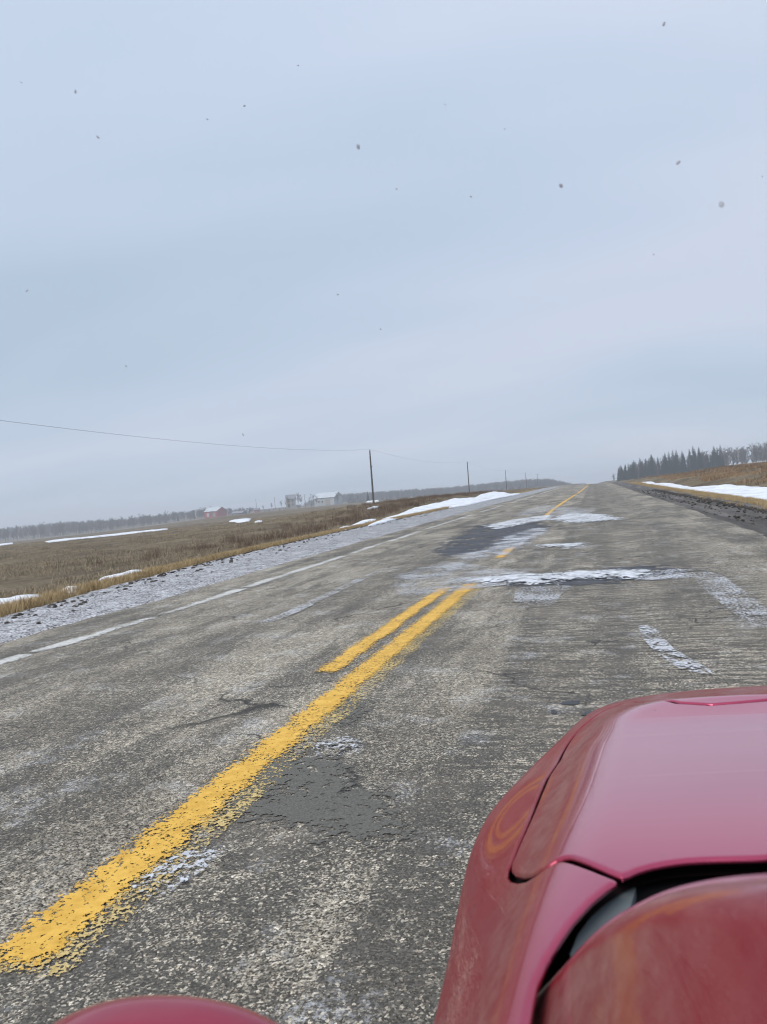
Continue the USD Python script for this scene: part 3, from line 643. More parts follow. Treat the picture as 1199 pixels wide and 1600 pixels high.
drift([(398, 816), (410, 813), (406, 818)], 'tiny snow spot right of the one below the red barn', .2, .8, .3)
drift([(574, 795), (592, 791), (590, 794), (577, 797)], 'snow scrap on the bank beside the nearest pole', .12, .5, .2)

# ------------------------------------------------------------------ grass, brush, clods
def tuft_mesh(rng, n, h, spread, w, lean=0.5):
    vs, fs = [], []
    for i in range(n):
        a = rng.uniform(0, 2 * np.pi); r = spread * math.sqrt(rng.uniform())
        base = np.array([r * math.cos(a), r * math.sin(a), -0.02])
        hh = h * rng.uniform(.55, 1.1)
        b = rng.uniform(0, 2 * np.pi)
        tip = base + np.array([math.cos(b) * hh * lean * rng.uniform(.2, 1), math.sin(b) * hh * lean * rng.uniform(.2, 1), hh])
        mid = (base + tip) / 2 + np.array([0, 0, hh * .12])
        s = np.array([-math.sin(b), math.cos(b), 0]) * w / 2
        k = len(vs) and sum(map(len, vs))
        vs.append(np.array([base - s, base + s, mid - s * .8, mid + s * .8, tip]))
        fs.append(np.array([[0, 1, 3], [0, 3, 2], [2, 3, 4]]) + 5 * i)
    return trimesh.Trimesh(np.vstack(vs), np.vstack(fs), process=False)

def scatter(name, protos, mat_name, pos, rng, smin, smax, label=None, category=None):
    pi = UsdGeom.PointInstancer.Define(stage, numbered('/World', name))
    for k, m in enumerate(protos):
        q = put(f'{name}_clump', m, mat_name, pi.GetPrim())
        pi.CreatePrototypesRel().AddTarget(q.GetPath())
    n = len(pos)
    pi.CreateProtoIndicesAttr(Vt.IntArray.FromNumpy(rng.integers(0, len(protos), n).astype(np.int32)))
    pi.CreatePositionsAttr(Vt.Vec3fArray.FromNumpy(pos.astype(np.float32)))
    a = rng.uniform(0, 2 * np.pi, n)
    pi.CreateOrientationsAttr(Vt.QuathArray([Gf.Quath(float(math.cos(t / 2)), 0, 0, float(math.sin(t / 2))) for t in a]))
    s = rng.uniform(smin, smax, n)
    pi.CreateScalesAttr(Vt.Vec3fArray.FromNumpy(np.stack([s, s, s], 1).astype(np.float32)))
    return tag(pi.GetPrim(), label, category, kind='stuff')

rng = np.random.default_rng(5)
gold = [tuft_mesh(rng, 30, .20, .13, .008, .9) for _ in range(4)]
pts = []
yy = np.concatenate([rng.uniform(2, 40, 3400), rng.uniform(40, 125, 3600)])
xx = grass_x(yy) - .02 - np.abs(rng.normal(0, .30, len(yy)))
pts.append(np.stack([xx, yy], 1))
yy = np.concatenate([rng.uniform(8, 40, 3000), rng.uniform(40, 130, 4200)])
xx = 5.15 + rng.normal(0, .32, len(yy)) + .004 * yy
pts.append(np.stack([xx, yy], 1))
p = np.vstack(pts); p = np.column_stack([p, ground(p[:, 0], p[:, 1])])
scatter('roadside_grass', gold, 'gold_grass', p, rng, .55, 1.05, 'strips of dry golden grass along both road shoulders', 'grass')

dry = [tuft_mesh(rng, 22, .15, .22, .012, 1.1) for _ in range(4)]
N = 26000
yy = 5 + 150 * rng.uniform(0, 1, N) ** 1.5
xx = np.where(rng.uniform(size=N) < .82, grass_x(yy) - .9 - (8 + 1.05 * yy) * rng.uniform(0, 1, N) ** 1.2, 7.5 + (8 + .5 * yy) * rng.uniform(0, 1, N))
keep = meshkit.fbm(np.stack([xx * .25, yy * .25, xx * 0], 1), 3, 8) > .42
p = np.stack([xx, yy], 1)[keep]
for pg_ in SNOW:
    p = p[~shapely.contains(pg_, shapely.points(p[:, 0], p[:, 1]))]
p = np.column_stack([p, ground(p[:, 0], p[:, 1])])
scatter('field_grass', dry, 'dry_grass', p, rng, .6, 1.3, 'dry brown grass covering the fields and banks', 'grass')

br = [tuft_mesh(rng, 40, .36, .34, .010, .9) for _ in range(3)]
c = []
for (x, y, sx, sy, k) in ((-14.5, 62, 1.5, 12, 160), (-17, 80, 2.0, 14, 170), (-13.8, 48, .9, 7, 80), (-20, 90, 4, 16, 200), (-16, 40, 2.4, 9, 150), (-34, 118, 2, 5, 60), (-15, 100, 1, 8, 90), (15, 115, 2.5, 18, 160), (18, 80, 3, 20, 150)):
    c.append(np.stack([rng.normal(x, sx, k), rng.normal(y, sy, k)], 1))
p = np.vstack(c)
p = p[((p[:, 0] < -11) | (p[:, 0] > 9))]
for pg_ in SNOW:
    p = p[~shapely.contains(pg_.buffer(.3), shapely.points(p[:, 0], p[:, 1]))]
p = np.column_stack([p, ground(p[:, 0], p[:, 1])])
q = np.column_stack([rng.uniform(8.5, 32, 9000), rng.uniform(50, 175, 9000)])
q = q[meshkit.fbm(np.column_stack([q * .12, q[:, 0] * 0]), 3, 12) > .44]
for pg_ in SNOW:
    q = q[~shapely.contains(pg_.buffer(.2), shapely.points(q[:, 0], q[:, 1]))]
scatter('bank_grass', dry, 'bank_grass', np.column_stack([q, ground(q[:, 0], q[:, 1])]), rng, 1.0, 2.2, 'rust brown dead grass on the bank right of the road', 'grass')
scatter('brush', br, 'brush', p, rng, .6, 1.25, 'low brown brush on the banks beside the road', 'brush')

def lump(rng, sub=1):
    m = trimesh.creation.icosphere(sub, 1.0)
    m.vertices = m.vertices * (0.6 + 0.8 * meshkit.noise(m.vertices * 1.6 + rng.uniform(0, 50, 3), 2))[:, None] * [1, 1, .65]
    return m
lumps = [lump(rng) for _ in range(4)]
yy = np.concatenate([rng.uniform(5, 40, 520), rng.uniform(40, 75, 160)]); xx = grass_x(yy) + .15 + np.abs(rng.normal(0, .5, len(yy))) * rng.choice([.3, .8, 1.6], len(yy))
xx = np.where(xx > -6.5, grass_x(yy) + .1, xx)
p = np.column_stack([xx, yy, ground(xx, yy) + .012])
scatter('dirt_clods', lumps, 'clod', p, rng, .012, .05, 'dark earth clods along the snowy gravel on the left shoulder', 'dirt')
yy = rng.uniform(16, 60, 2600); xx = 4.5 + rng.normal(0, .2, len(yy))
p = np.column_stack([xx, yy, ground(xx, yy) + .03])
yy = rng.uniform(9, 60, 420); xx = rng.uniform(2.95, 4.7, 420)
p = np.vstack([p, np.column_stack([xx, yy, ground(xx, yy) + .015])])
scatter('turned_earth', lumps, 'clod', p, rng, .014, .05, 'black turned up earth along the right shoulder', 'dirt')

# ------------------------------------------------------------------ utility poles and the wire
POLE_X = -35.3
POLE_Y = [20, 120, 220, 318, 415, 502]
tops = []
def pole(y, label, arm=False, h=9.0):
    z = float(ground(POLE_X, y))
    t = thing('utility_pole', (POLE_X, y, z), 0, 1.0, label=label, cat='utility pole', group='utility poles left of the road')
    put('shaft', tube([(0, 0, -.6), (0, 0, h * .5), (0, 0, h)], [.17, .145, .11], 10), 'pole_wood', t, smooth=50)
    put('insulator', cat([tube([(0, 0, h), (0, 0, h + .16)], [.035, .03], 8), tube([(0, 0, h + .07), (0, 0, h + .2)], [.07, .045], 8)]), 'ceramic', t, smooth=50)
    put('cable_bracket', cat([box((.10, .22, .10), (.14, 0, h * .70)), tube([(.1, 0, h * .70), (.26, 0, h * .72)], .025, 6)]), 'wire', t)
    if arm:
        a = put('crossarm', box((2.2, .11, .13), (0, 0, h - .35)), 'pole_wood', t)
        for sx in (-1, 1):
            put('insulator', tube([(sx * .95, 0, h - .28), (sx * .95, 0, h - .05)], [.06, .04], 8), 'ceramic', a)
    tops.append(np.array([POLE_X, y, z + h + .19]))
pole(20, 'utility pole out of view whose wire enters at the left picture edge')
pole(120, 'nearest and tallest wooden pole, left of the white oblong tank')
pole(220, 'second wooden pole along the road, behind the snow bank')
pole(318, 'third wooden pole, beyond the end of the snow bank')
pole(415, 'fourth small hazy pole, second to last before the crest')
pole(502, 'farthest hazy pole with a crossarm, closest to the crest', True)
for i in range(5):
    a, b = tops[i], tops[i + 1]
    t = np.linspace(0, 1, 40)[:, None]
    w = a * (1 - t) + b * t
    w[:, 2] -= 4 * 1.15 * (t * (1 - t))[:, 0]
    lab = ['thin sagging wire from the left picture edge to the nearest pole', 'thin wire between the nearest pole and the second pole', 'thin wire between the second pole and the third pole', 'thin wire between the third pole and the fourth pole', 'thin wire between the fourth pole and the farthest pole'][i]
    tag(put('overhead_wire', tube(w, .010, 5), 'wire'), lab, 'wire')

# ------------------------------------------------------------------ farm beyond the field
def gable_building(name, px, py, dist, size, rz, wall, roof, label, catg, rise=.45, doors=(), windows=(), gable=None):
    L, D, Hh = size
    d = ray(px, py); p = EYE + d * dist / d[1]
    z = float(ground(p[0], p[1]))
    z = max(z, p[2] - 1.5) if abs(p[2] - z) > 1.5 else p[2]
    t = thing(name, (p[0], p[1], z), rz, 1.0, label=label, cat=catg)
    r = D * rise
    prof = Polygon([(-D / 2, -1.2), (D / 2, -1.2), (D / 2, Hh), (0, Hh + r), (-D / 2, Hh)])
    m = trimesh.creation.extrude_polygon(prof, L, engine='earcut')
    m.apply_transform(np.array([[0, 0, 1, -L / 2], [1, 0, 0, 0], [0, 1, 0, 0], [0, 0, 0, 1.0]]))
    put('wall', m, wall, t)
    sl = []
    for s in (-1, 1):
        a = math.atan2(r, D / 2); ln = math.hypot(r, D / 2) + .5
        b_ = trimesh.creation.box((L + .8, ln, .14))
        b_.apply_transform(trimesh.transformations.rotation_matrix(-s * a, [1, 0, 0]))
        b_.apply_translation((0, s * (D / 4 + .12), Hh + r / 2 + .05))
        rf = put('roof', b_, roof, t)
    for (x, w, h, mt) in doors:
        put('door', box((w, .12, h), (x, -D / 2 - .05, h / 2)), mt, t)
    for (x, zc, w, h) in windows:
        fr = put('window', box((w, .10, h), (x, -D / 2 - .04, zc)), 'white_wall', t)
        put('pane', box((w - .2, .04, h - .2), (x, -D / 2 - .10, zc)), 'dark_glass', fr)
    return t
gable_building('barn', 337, 803.5, 480, (13.5, 9, 3.7), -22, 'barn_red', 'metal_roof', 'red barn with a pale metal roof at the far side of the field', 'barn', .30, doors=[(-2.6, 2.6, 2.6, 'white_wall'), (3.6, 3.0, 2.8, 'beige_wall')], windows=[(.6, 1.9, 1.2, 1.1)])
gable_building('machine_shed', 374, 802.0, 470, (8.5, 6, 1.7), -10, 'blue_wall', 'grey_roof', 'low dark blue shed just right of the red barn', 'shed', .2, doors=[(-1.5, 2.2, 1.5, 'grey_roof')])
gable_building('small_shed', 402, 798.0, 470, (3.0, 3, 2.2), 15, 'barn_red', 'grey_roof', 'tiny dark red shed below a thin pole', 'shed', .35, doors=[(0, 1.0, 1.7, 'grey_roof')])
gable_building('farm_house', 455, 788.5, 430, (5.5, 6, 5.0), 20, 'beige_wall', 'grey_roof', 'tall beige farmhouse left of the white hall', 'house', .4, doors=[(-1.2, 1.0, 2.0, 'dark_glass')], windows=[(1.2, 1.5, 1.0, 1.2), (-1.2, 3.8, 1.0, 1.2), (1.2, 3.8, 1.0, 1.2)])
gable_building('white_hall', 514, 788.5, 400, (13, 9, 4.0), -12, 'white_wall', 'metal_roof', 'white farm hall with a pale roof, left of the nearest pole', 'farm building', .30, doors=[(2.2, 3.0, 3.0, 'beige_wall')], windows=[(-3.5, 1.9, 1.1, 1.0), (-1.2, 1.9, 1.1, 1.0)])
# oblong tank on its cradle
d = ray(583, 787.5); p = EYE + d * 170 / d[1]
t = thing('storage_tank', p - [0, 0, .25], 12, 1.0, label='white oblong tank lying on the ground beside the nearest pole', cat='tank')
cap_ = trimesh.creation.capsule(2.2, .46, [24, 16]); cap_.apply_transform(trimesh.transformations.rotation_matrix(np.pi / 2, [0, 1, 0])); cap_.apply_translation((-cap_.bounds.mean(0)[0], 0, .62))
put('tank_body', cap_, 'tank_white', t, smooth=True)
put('tank_foot', box((.25, .7, .9), (-.8, 0, -.1)), 'grey_roof', t); put('tank_foot', box((.25, .7, .9), (.8, 0, -.1)), 'grey_roof', t)
put('tank_dome', tube([(0, 0, 1.0), (0, 0, 1.22)], [.16, .14], 12), 'tank_white', t, smooth=50)
for (px, py, hpx, dist) in ((401, 795, 17, 470), (430, 791, 16, 440), (477, 787, 16, 420), (487, 787, 17, 420)):
    d = ray(px, py); p = EYE + d * dist / d[1]; h = hpx / 1210 * dist
    t = thing('yard_pole', p, 0, 1.0, label={401: 'thin yard pole above the tiny red shed', 430: 'thin yard pole between the sheds and the farmhouse', 477: 'left one of two thin poles before the white hall', 487: 'right one of two thin poles before the white hall'}[px], cat='pole', group='thin poles in the farmyard')
    put('shaft', tube([(0, 0, -2.5), (0, 0, h)], [.13, .09], 8), 'pole_wood', t); put('crossarm', box((1.1, .1, .1), (0, 0, h - .3)), 'pole_wood', t)

# ------------------------------------------------------------------ trees
def bare_tree(seed, h=9.0, pale=False):
    r = np.random.default_rng(seed)
    wood, fine = [], []
    def grow(p, d, ln, rad, lev):
        n = 4
        pts = [p]
        for i in range(n):
            d = d + r.normal(0, .09, 3) + np.array([0, 0, .05]); d /= np.linalg.norm(d)
            pts.append(pts[-1] + d * ln / n)
        m = tube(pts, np.maximum(np.linspace(rad, rad * .55, n + 1), .016), 5 if lev < 2 else 3, False)
        (wood if lev < 1 else fine).append(m)
        if lev >= 3:
            return
        k = (11, 7, 6)[lev]
        for i in range(k):
            f = r.uniform(.30 if lev == 0 else .2, 1.0)
            q = np.array(pts)[min(int(f * n), n)]
            a = r.uniform(0, 2 * np.pi)
            up = (.95, .7, .5)[lev]
            nd = d * up + np.array([math.cos(a), math.sin(a), .15]) * r.uniform(.45, .8)
            grow(q, nd / np.linalg.norm(nd), ln * r.uniform(.36, .58) * (1.1 - .35 * f), rad * .45, lev + 1)
    grow(np.array([0, 0, -.4]), np.array([r.normal(0, .03), r.normal(0, .03), 1.0]), h * .82, h * .016, 0)
    return cat(wood), cat(fine)

def spruce(seed, h=10.0):
    r = np.random.default_rng(seed)
    vs, fs = [], []
    z = h * .05
    while z < h * .985:
        f = 1 - z / h
        R = (h * .17) * f ** .78 * (.85 + .3 * r.uniform()) + .15
        n = max(5, int(16 * f + 5))
        a0 = r.uniform(0, 6.28)
        for i in range(n):
            a = a0 + i / n * 2 * np.pi + r.normal(0, .12); rr = R * r.uniform(.65, 1.15)
            dv = np.array([math.cos(a), math.sin(a), 0]); s = np.array([-math.sin(a), math.cos(a), 0])
            b0 = np.array([0, 0, z]); tip = dv * rr + np.array([0, 0, z - rr * r.uniform(.25, .5)])
            w = rr * .26 + .05
            mid = dv * rr * .55 + np.array([0, 0, z - rr * .12])
            k = len(vs) * 5
            vs.append(np.array([b0, mid + s * w, mid - s * w, tip, mid - np.array([0, 0, rr * .28])]))
            fs.append(np.array([[0, 1, 3], [0, 3, 2], [1, 4, 3], [2, 3, 4], [0, 4, 1]]) + k)
        z += h * .035 * (.6 + .5 * f)
    return tube([(0, 0, -.4), (0, 0, h * .96)], [h * .016, .02], 6), trimesh.Trimesh(np.vstack(vs), np.vstack(fs), process=False)

def tree_proto(name, meshes, mats, loc, rz, sc, **kw):
    t = thing(name, loc, rz, sc, **kw)
    put('trunk', meshes[0], mats[0], t); put('crown', meshes[1], mats[1], t)
    return t

protos = {}
def plant_tree(kind, variant, x, y, h, rng, label, group, z=None):
    z = float(ground(x, y)) if z is None else z
    key = (kind, variant)
    sc = h / 10.0
    rz = rng.uniform(0, 360)
    if key not in protos:
        if kind == 'spruce_tree':
            ms, mt = spruce(100 + variant), ('bark', 'spruce')
        else:
            ms, mt = bare_tree(200 + variant, 10.0), (('pale_bark' if variant % 2 else 'bark'), 'twigs')
        protos[key] = tree_proto(kind, ms, mt, (x, y, z), rz, sc, label=label, cat='tree', group=group)
        return protos[key]
    return copy_of(protos[key], (x, y, z), rz, sc, label=label, cat='tree', group=group)

rng = np.random.default_rng(17)
# right belt: spruces first, bare aspens after, on the rise
def belt_y(x):
    return 395 - 0.10 * x
for i in range(64):
    x = 12 + i * .77 + rng.normal(0, .6)
    y = belt_y(x) + rng.normal(0, 9)
    plant_tree('spruce_tree', i % 3, x, y, np.interp(x, [13, 20, 60], [9.0, 11.0, 11.5]) * rng.choice([.62, .8, .92, 1.0, 1.1]) * rng.uniform(.9, 1.08), rng, 'dark spruce in the row on the right beyond the crest', 'dark spruces in the row right of the road')
for i in range(16):
    plant_tree('spruce_tree', i % 3, 12.5 + i * 1.2 + rng.normal(0, .4), 410 + rng.normal(0, 4), (8.6 + .18 * i) * rng.uniform(.85, 1.02), rng, 'dark spruce in the row on the right beyond the crest', 'dark spruces in the row right of the road')
plant_tree('bare_tree', 0, 9.5, 398, 5.2, rng, 'small rounded bush-like tree at the left end of the spruce row', None)
for i in range(100):
    x = 20 + i * .80 + rng.normal(0, .6)
    if x < 44 and rng.uniform() < .35:
        continue
    y = belt_y(x) + rng.normal(6, 7)
    plant_tree('bare_tree', int(rng.integers(0, 4)), x, y, np.interp(x, [30, 60, 90], [9.5, 11.0, 11.5]) * rng.uniform(.82, 1.1), rng, 'leafless tree in the belt on the rise to the right', 'leafless trees on the rise to the right')
# left belt across the field
for i in range(120):
    px = rng.uniform(-60, 330)
    d = ray(px, 830); k = rng.uniform(395, 440) + px * .25
    p = EYE + d * k / d[1]
    by = np.interp(px, [0, 150, 300, 335], [846, 832, 813, 808])
    dd = ray(px, by); q = EYE + dd * k / dd[1]
    plant_tree('bare_tree', int(rng.integers(0, 4)), q[0], q[1], np.interp(px, [0, 90, 300], [9.6, 10.8, 8.6]) * rng.uniform(.75, 1.12), rng, 'leafless tree in the long belt behind the brown field', 'leafless trees in the belt behind the brown field', z=q[2])
# two spruces behind the nearest pole
for px, h in ((575.5, 6.6), (583.0, 6.9)):
    dd = ray(px, 783); q = EYE + dd * 420 / dd[1]
    plant_tree('spruce_tree', 0, q[0], q[1], h, rng, {575.5: 'left one of the two dark spruces just right of the nearest pole', 583.0: 'right one of the two dark spruces just right of the nearest pole'}[px], 'pair of dark spruces behind the nearest pole', z=q[2] - .6)
# farmyard trees
for px, by, h, k in ((466, 787, 8.0, 440), (461, 787, 7.0, 445), (471, 787, 7.2, 445), (440, 792, 5.0, 450), (425, 794, 4.5, 455), (412, 797, 4.2, 480), (390, 800, 4.5, 500), (380, 801, 5.0, 500), (360, 804, 4.6, 505), (503, 785, 6.4, 410), (495, 787, 5.5, 392), (490, 786, 6.0, 425), (484, 787, 5.0, 430), (522, 785, 7.0, 430), (450, 790, 6.5, 422), (447, 791, 5.5, 440), (528, 785, 6.2, 396), (533, 783, 5.6, 450), (548, 783, 5.4, 470), (560, 783, 5.2, 470)):
    dd = ray(px, by); q = EYE + dd * k / dd[1]
    plant_tree('bare_tree', int(rng.integers(0, 4)), q[0], q[1], h, rng, 'small leafless tree standing in the distant farmyard', 'leafless trees around the farmyard', z=q[2] - .3)

# far woods that read as one grey mass
def wood(name, spots, label):
    pi = UsdGeom.PointInstancer.Define(stage, numbered('/World', name))
    for v in range(3):
        a, b = bare_tree(300 + v, 10.0)
        q = put('leafless_tree', cat([a, b]), 'twigs', pi.GetPrim())
        pi.CreatePrototypesRel().AddTarget(q.GetPath())
    q = put('leafless_tree', spruce(310, 9.0)[1], 'spruce', pi.GetPrim()); pi.CreatePrototypesRel().AddTarget(q.GetPath())
    n = len(spots)
    idx = rng.choice([0, 1, 2, 3], n, p=[.31, .31, .31, .07])
    pi.CreateProtoIndicesAttr(Vt.IntArray.FromNumpy(idx.astype(np.int32)))
    pi.CreatePositionsAttr(Vt.Vec3fArray.FromNumpy(spots[:, :3].astype(np.float32)))
    pi.CreateScalesAttr(Vt.Vec3fArray.FromNumpy((np.ones((n, 3)) * spots[:, 3:4] / 10).astype(np.float32)))
    a = rng.uniform(0, 6.28, n)
    pi.CreateOrientationsAttr(Vt.QuathArray([Gf.Quath(float(math.cos(t / 2)), 0, 0, float(math.sin(t / 2))) for t in a]))
    tag(pi.GetPrim(), label, 'wood', kind='stuff')
sp = []
for i in range(1500):
    px = rng.uniform(478, 893); k = rng.uniform(640, 900)
    top = np.interp(px, [478, 500, 545, 600, 640, 700, 760, 800, 830, 860, 893], [785, 779, 771, 768, 765, 762, 756, 752, 750, 749, 756])
    base = top + 12
    dd = ray(px, base); q = EYE + dd * k / dd[1]
    sp.append((q[0], q[1], q[2] - 1, 10.5 * k / 760 * rng.uniform(.7, 1.05)))
for i in range(420):
    px = rng.uniform(545, 885); k = rng.uniform(520, 620)
    top = np.interp(px, [545, 600, 640, 700, 760, 800, 830, 860, 893], [768, 768, 765, 762, 756, 752, 750, 749, 756]) + 8
    dd = ray(px, top + 12); q = EYE + dd * k / dd[1]
    sp.append((q[0], q[1], q[2] - 1, 6.5 * rng.uniform(.7, 1.05)))
wood('distant_wood', np.array(sp), 'hazy wooded ridge behind the poles')
sp = []
for i in range(900):
    px = rng.uniform(-60, 470); k = rng.uniform(470, 720)
    by = np.interp(px, [0, 150, 300, 400, 470], [842, 829, 809, 800, 792])
    top = np.interp(px, [0, 100, 200, 250, 300, 350, 395, 420, 470], [816, 806, 802, 797, 790, 788, 788, 797, 783])
    dd = ray(px, by); q = EYE + dd * k / dd[1]
    sp.append((q[0], q[1], q[2] - 1, max(2.5, (by - top) / 1180 * k * .97) * rng.uniform(.65, 1.0)))
wood('distant_wood', np.array(sp), 'grey wood behind the tree belt and the barn')

# ------------------------------------------------------------------ the red car beside the camera
XC = 0.63
Apt = np.array([(.63, -1.92, .93), (.25, -1.9, .92), (.02, -1.8, .91), (-.06, -1.5, .905), (-.06, -.3, .90), (-.07, .3, .905), (-.064, .5, .90), (-.054, .71, .886), (-.040, .95, .857), (-.028, 1.21, .825), (-.003, 1.34, .815), (.030, 1.425, .815), (.10, 1.455, .820), (.25, 1.44, .821), (.42, 1.44, .825), (.63, 1.445, .827)])
Opt = np.array([(.63, -2.12, .62), (.2, -2.1, .62), (-.1, -1.95, .64), (-.19, -1.5, .66), (-.19, -.3, .66), (-.19, .3, .66), (-.195, .5, .66), (-.202, .775, .66), (-.226, .99, .62), (-.254, 1.25, .585), (-.230, 1.46, .575), (-.152, 1.66, .575), (-.085, 1.82, .58), (.06, 1.94, .58), (.32, 2.01, .58), (.63, 2.04, .58)])
tiltA = np.array([30, 30, 35, 44, 45, 46, 46, 46, 46, 45, 41, 27, 15, 11, 10, 10.0])
tiltO = np.array([78, 78, 78, 76, 76, 76, 76, 78, 80, 82, 82, 80, 80, 80, 80, 80.0])
s0 = np.arange(len(Apt), dtype=float)
cs = lambda v: PchipInterpolator(s0, v)
sA, sO, sT, sTO = cs(Apt), cs(Opt), cs(tiltA), cs(tiltO)
sW = cs(np.array([1, 1, 1, 1, 1, 1, 1, 1, 1, 1, 1, 1.3, 2.0, 2.6, 2.6, 2.6]))
ss = np.concatenate([np.linspace(0, 5.4, 70, endpoint=False), np.linspace(5.4, 13.2, 430, endpoint=False), np.linspace(13.2, 15, 50)])
from scipy.ndimage import gaussian_filter1d
su = np.linspace(0, 15, 1501)
def soft(f):
    return PchipInterpolator(su, gaussian_filter1d(f(su), 38, axis=0, mode='nearest'))
sA, sO, sT, sTO, sW = map(soft, (sA, sO, sT, sTO, sW))
Apos, Opos = sA(ss), sO(ss)
Apos[:, 0] = np.minimum(Apos[:, 0], .63); Apos[-1, 0] = Opos[-1, 0] = .63
def ztop(x, y):
    zc = PchipInterpolator([-2.2, -1.6, 0, .5, .65, .9, 1.2, 1.385, 1.55, 2.2], [.97, .96, .94, .924, .917, .897, .861, .833, .800, .70])(y)
    return zc
BULGE = .050                              # the wheel arch swells out of the flank
rows = []
NM, NR, NF, NL = 110, 12, 56, 26
for i, s in enumerate(ss):
    A, O = Apos[i], Opos[i]
    M = np.array([XC, np.clip(A[1], -1.85, 1.46) if True else 0, 0])
    M[1] = A[1] if s < 8 else float(np.interp(s, [8, 9, 10, 11, 12, 15], [.95, 1.17, 1.26, 1.31, 1.335, 1.385]))
    if s < 4: M[1] = max(A[1] + .12, -1.75)
    M[2] = float(ztop(XC, M[1]))
    out = O - A; out[2] = 0; dist = np.linalg.norm(out); o = out / dist
    tA, tO = math.radians(float(sT(s))), math.radians(float(sTO(s)))
    # flank: quadratic Bezier from A to O with the two given tilts
    dz = A[2] - O[2]
    a_, b_ = math.tan(tA), math.tan(tO)
    c_ = np.clip((b_ * dist - dz) / (b_ - a_), .08 * dist, .92 * dist)
    Cx = np.array([c_, -a_ * c_])
    wq = float(sW(s))
    rb = lambda q: (2 * q * (1 - q) * wq * Cx + q ** 2 * np.array([dist, -dz])) / ((1 - q) ** 2 + 2 * q * (1 - q) * wq + q ** 2)
    # crown: from the centre line to a point just inside A
    ins = .045
    mo = (A - M); L = np.linalg.norm(mo[:2]); 
    I = A + (M - A) * (ins / L)
    slope_in = 6.0 if s > 4 else 6.0
    tl = math.radians(float(np.interp(s, [10, 12], [5.0, 8.0])))
    zI = A[2] + ins * math.tan(tl) 
    k = np.linspace(0, 1, NM)
    crown = M[None] * (1 - k[:, None]) + I[None] * k[:, None]
    # cubic height along the crown: flat at the middle, 5 degrees at the shoulder
    h0, h1, m0, m1 = M[2], zI, 0.0, -math.tan(tl) * (L - ins)
    crown[:, 2] = (2 * k ** 3 - 3 * k ** 2 + 1) * h0 + (k ** 3 - 2 * k ** 2 + k) * m0 + (-2 * k ** 3 + 3 * k ** 2) * h1 + (k ** 3 - k ** 2) * m1
    # shoulder: tight quadratic bend from I over the virtual corner A to a point down the flank
    qa = .10
    e2 = rb(qa)
    E = A + o * e2[0]; E[2] = A[2] + e2[1]
    tt = np.linspace(0, 1, NR)[1:-1, None]
    bend = (1 - tt) ** 2 * crown[-1] + 2 * tt * (1 - tt) * A + tt ** 2 * E
    qf = np.linspace(qa, 1, NF)[:, None]
    flp = rb(qf)
    flank = A[None] + o[None] * flp[:, :1]; flank[:, 2] = A[2] + flp[:, 1]
    bl_ = BULGE * math.exp(-((A[1] + (O[1] - A[1]) * .5 - 1.25) / .28) ** 2) * np.sin(np.pi * np.clip((qf[:, 0] - qa) / (1 - qa), 0, 1)) ** 1.3 * (1 - .85 * qf[:, 0])
    flank = flank + bl_[:, None] * (o * .8 + np.array([0, 0, .6]))
    g = np.linspace(0, 1, NL)[1:]
    low = O[None] - o[None] * (np.sin(g * 1.5)[:, None] ** 2 * .07); low[:, 2] = O[2] + (.20 - O[2]) * g
    rows.append(np.vstack([crown, bend, flank, low]))
SK = np.array(rows)                       # stations x profile x 3
nS, nP = SK.shape[:2]
SV, SF = SK.reshape(-1, 3), grid_faces(nS, nP)
# normals must point outwards
if np.cross(SV[SF[0, 1]] - SV[SF[0, 0]], SV[SF[0, 2]] - SV[SF[0, 0]])[2] < 0:
    SF = SF[:, ::-1]
skin = trimesh.Trimesh(SV, SF, process=False)
rel = skin.ray
def on_car(pts):
    out = []
    for p in pts:
        loc, _, _ = rel.intersects_location([EYE], [ray(*p)], multiple_hits=True)
        if len(loc):
            out.append(loc[np.argmin(np.linalg.norm(loc - EYE, axis=1))])
        else:
            out.append(np.array([np.nan] * 3))
    return np.array(out)

seam_side = on_car([(872, 1190), (855, 1215), (842, 1245), (830, 1275), (819, 1300), (810, 1320), (801, 1342), (795, 1356), (794, 1365), (799, 1371), (812, 1374), (828, 1371), (843, 1363), (858, 1352), (872, 1343), (884, 1341), (898, 1344), (920, 1352), (945, 1362), (975, 1374)])
rear_edge = on_car([(985, 1368), (1000, 1361), (1020, 1355), (1045, 1350), (1075, 1346), (1110, 1344), (1150, 1343), (1190, 1342)])
front_edge = on_car([(990, 1096), (1020, 1096), (1060, 1098), (1110, 1101), (1150, 1098), (1185, 1095)])
seam_side, rear_edge, front_edge = (q[~np.isnan(q[:, 0])] for q in (seam_side, rear_edge, front_edge))
f0, f2 = seam_side[0], front_edge[0]
f1 = np.array([f0[0] + .01, f2[1] + .02, 0])
fc = np.array([(1 - q) ** 2 * f0 + 2 * q * (1 - q) * f1 + q * q * f2 for q in np.linspace(.08, .92, 14)])
hood_out = np.vstack([front_edge[::-1][:, :2], fc[::-1][:, :2], seam_side[:, :2], rear_edge[:, :2]])
rc = np.array([[.25, rear_edge[-1][1] + .03], [.45, rear_edge[-1][1] + .06], [XC, rear_edge[-1][1] + .07]])
fr_c = np.array([[XC, front_edge[-1][1] + .05]])
hood_poly = Polygon(np.vstack([fr_c, hood_out, rc, [[XC + .2, rc[-1][1]], [XC + .2, fr_c[0][1]]]])).buffer(0)
inner = on_car([(972, 1377), (955, 1388), (930, 1408), (900, 1440), (880, 1468), (860, 1500), (846, 1532), (839, 1560)])
inner = inner[~np.isnan(inner[:, 0])]
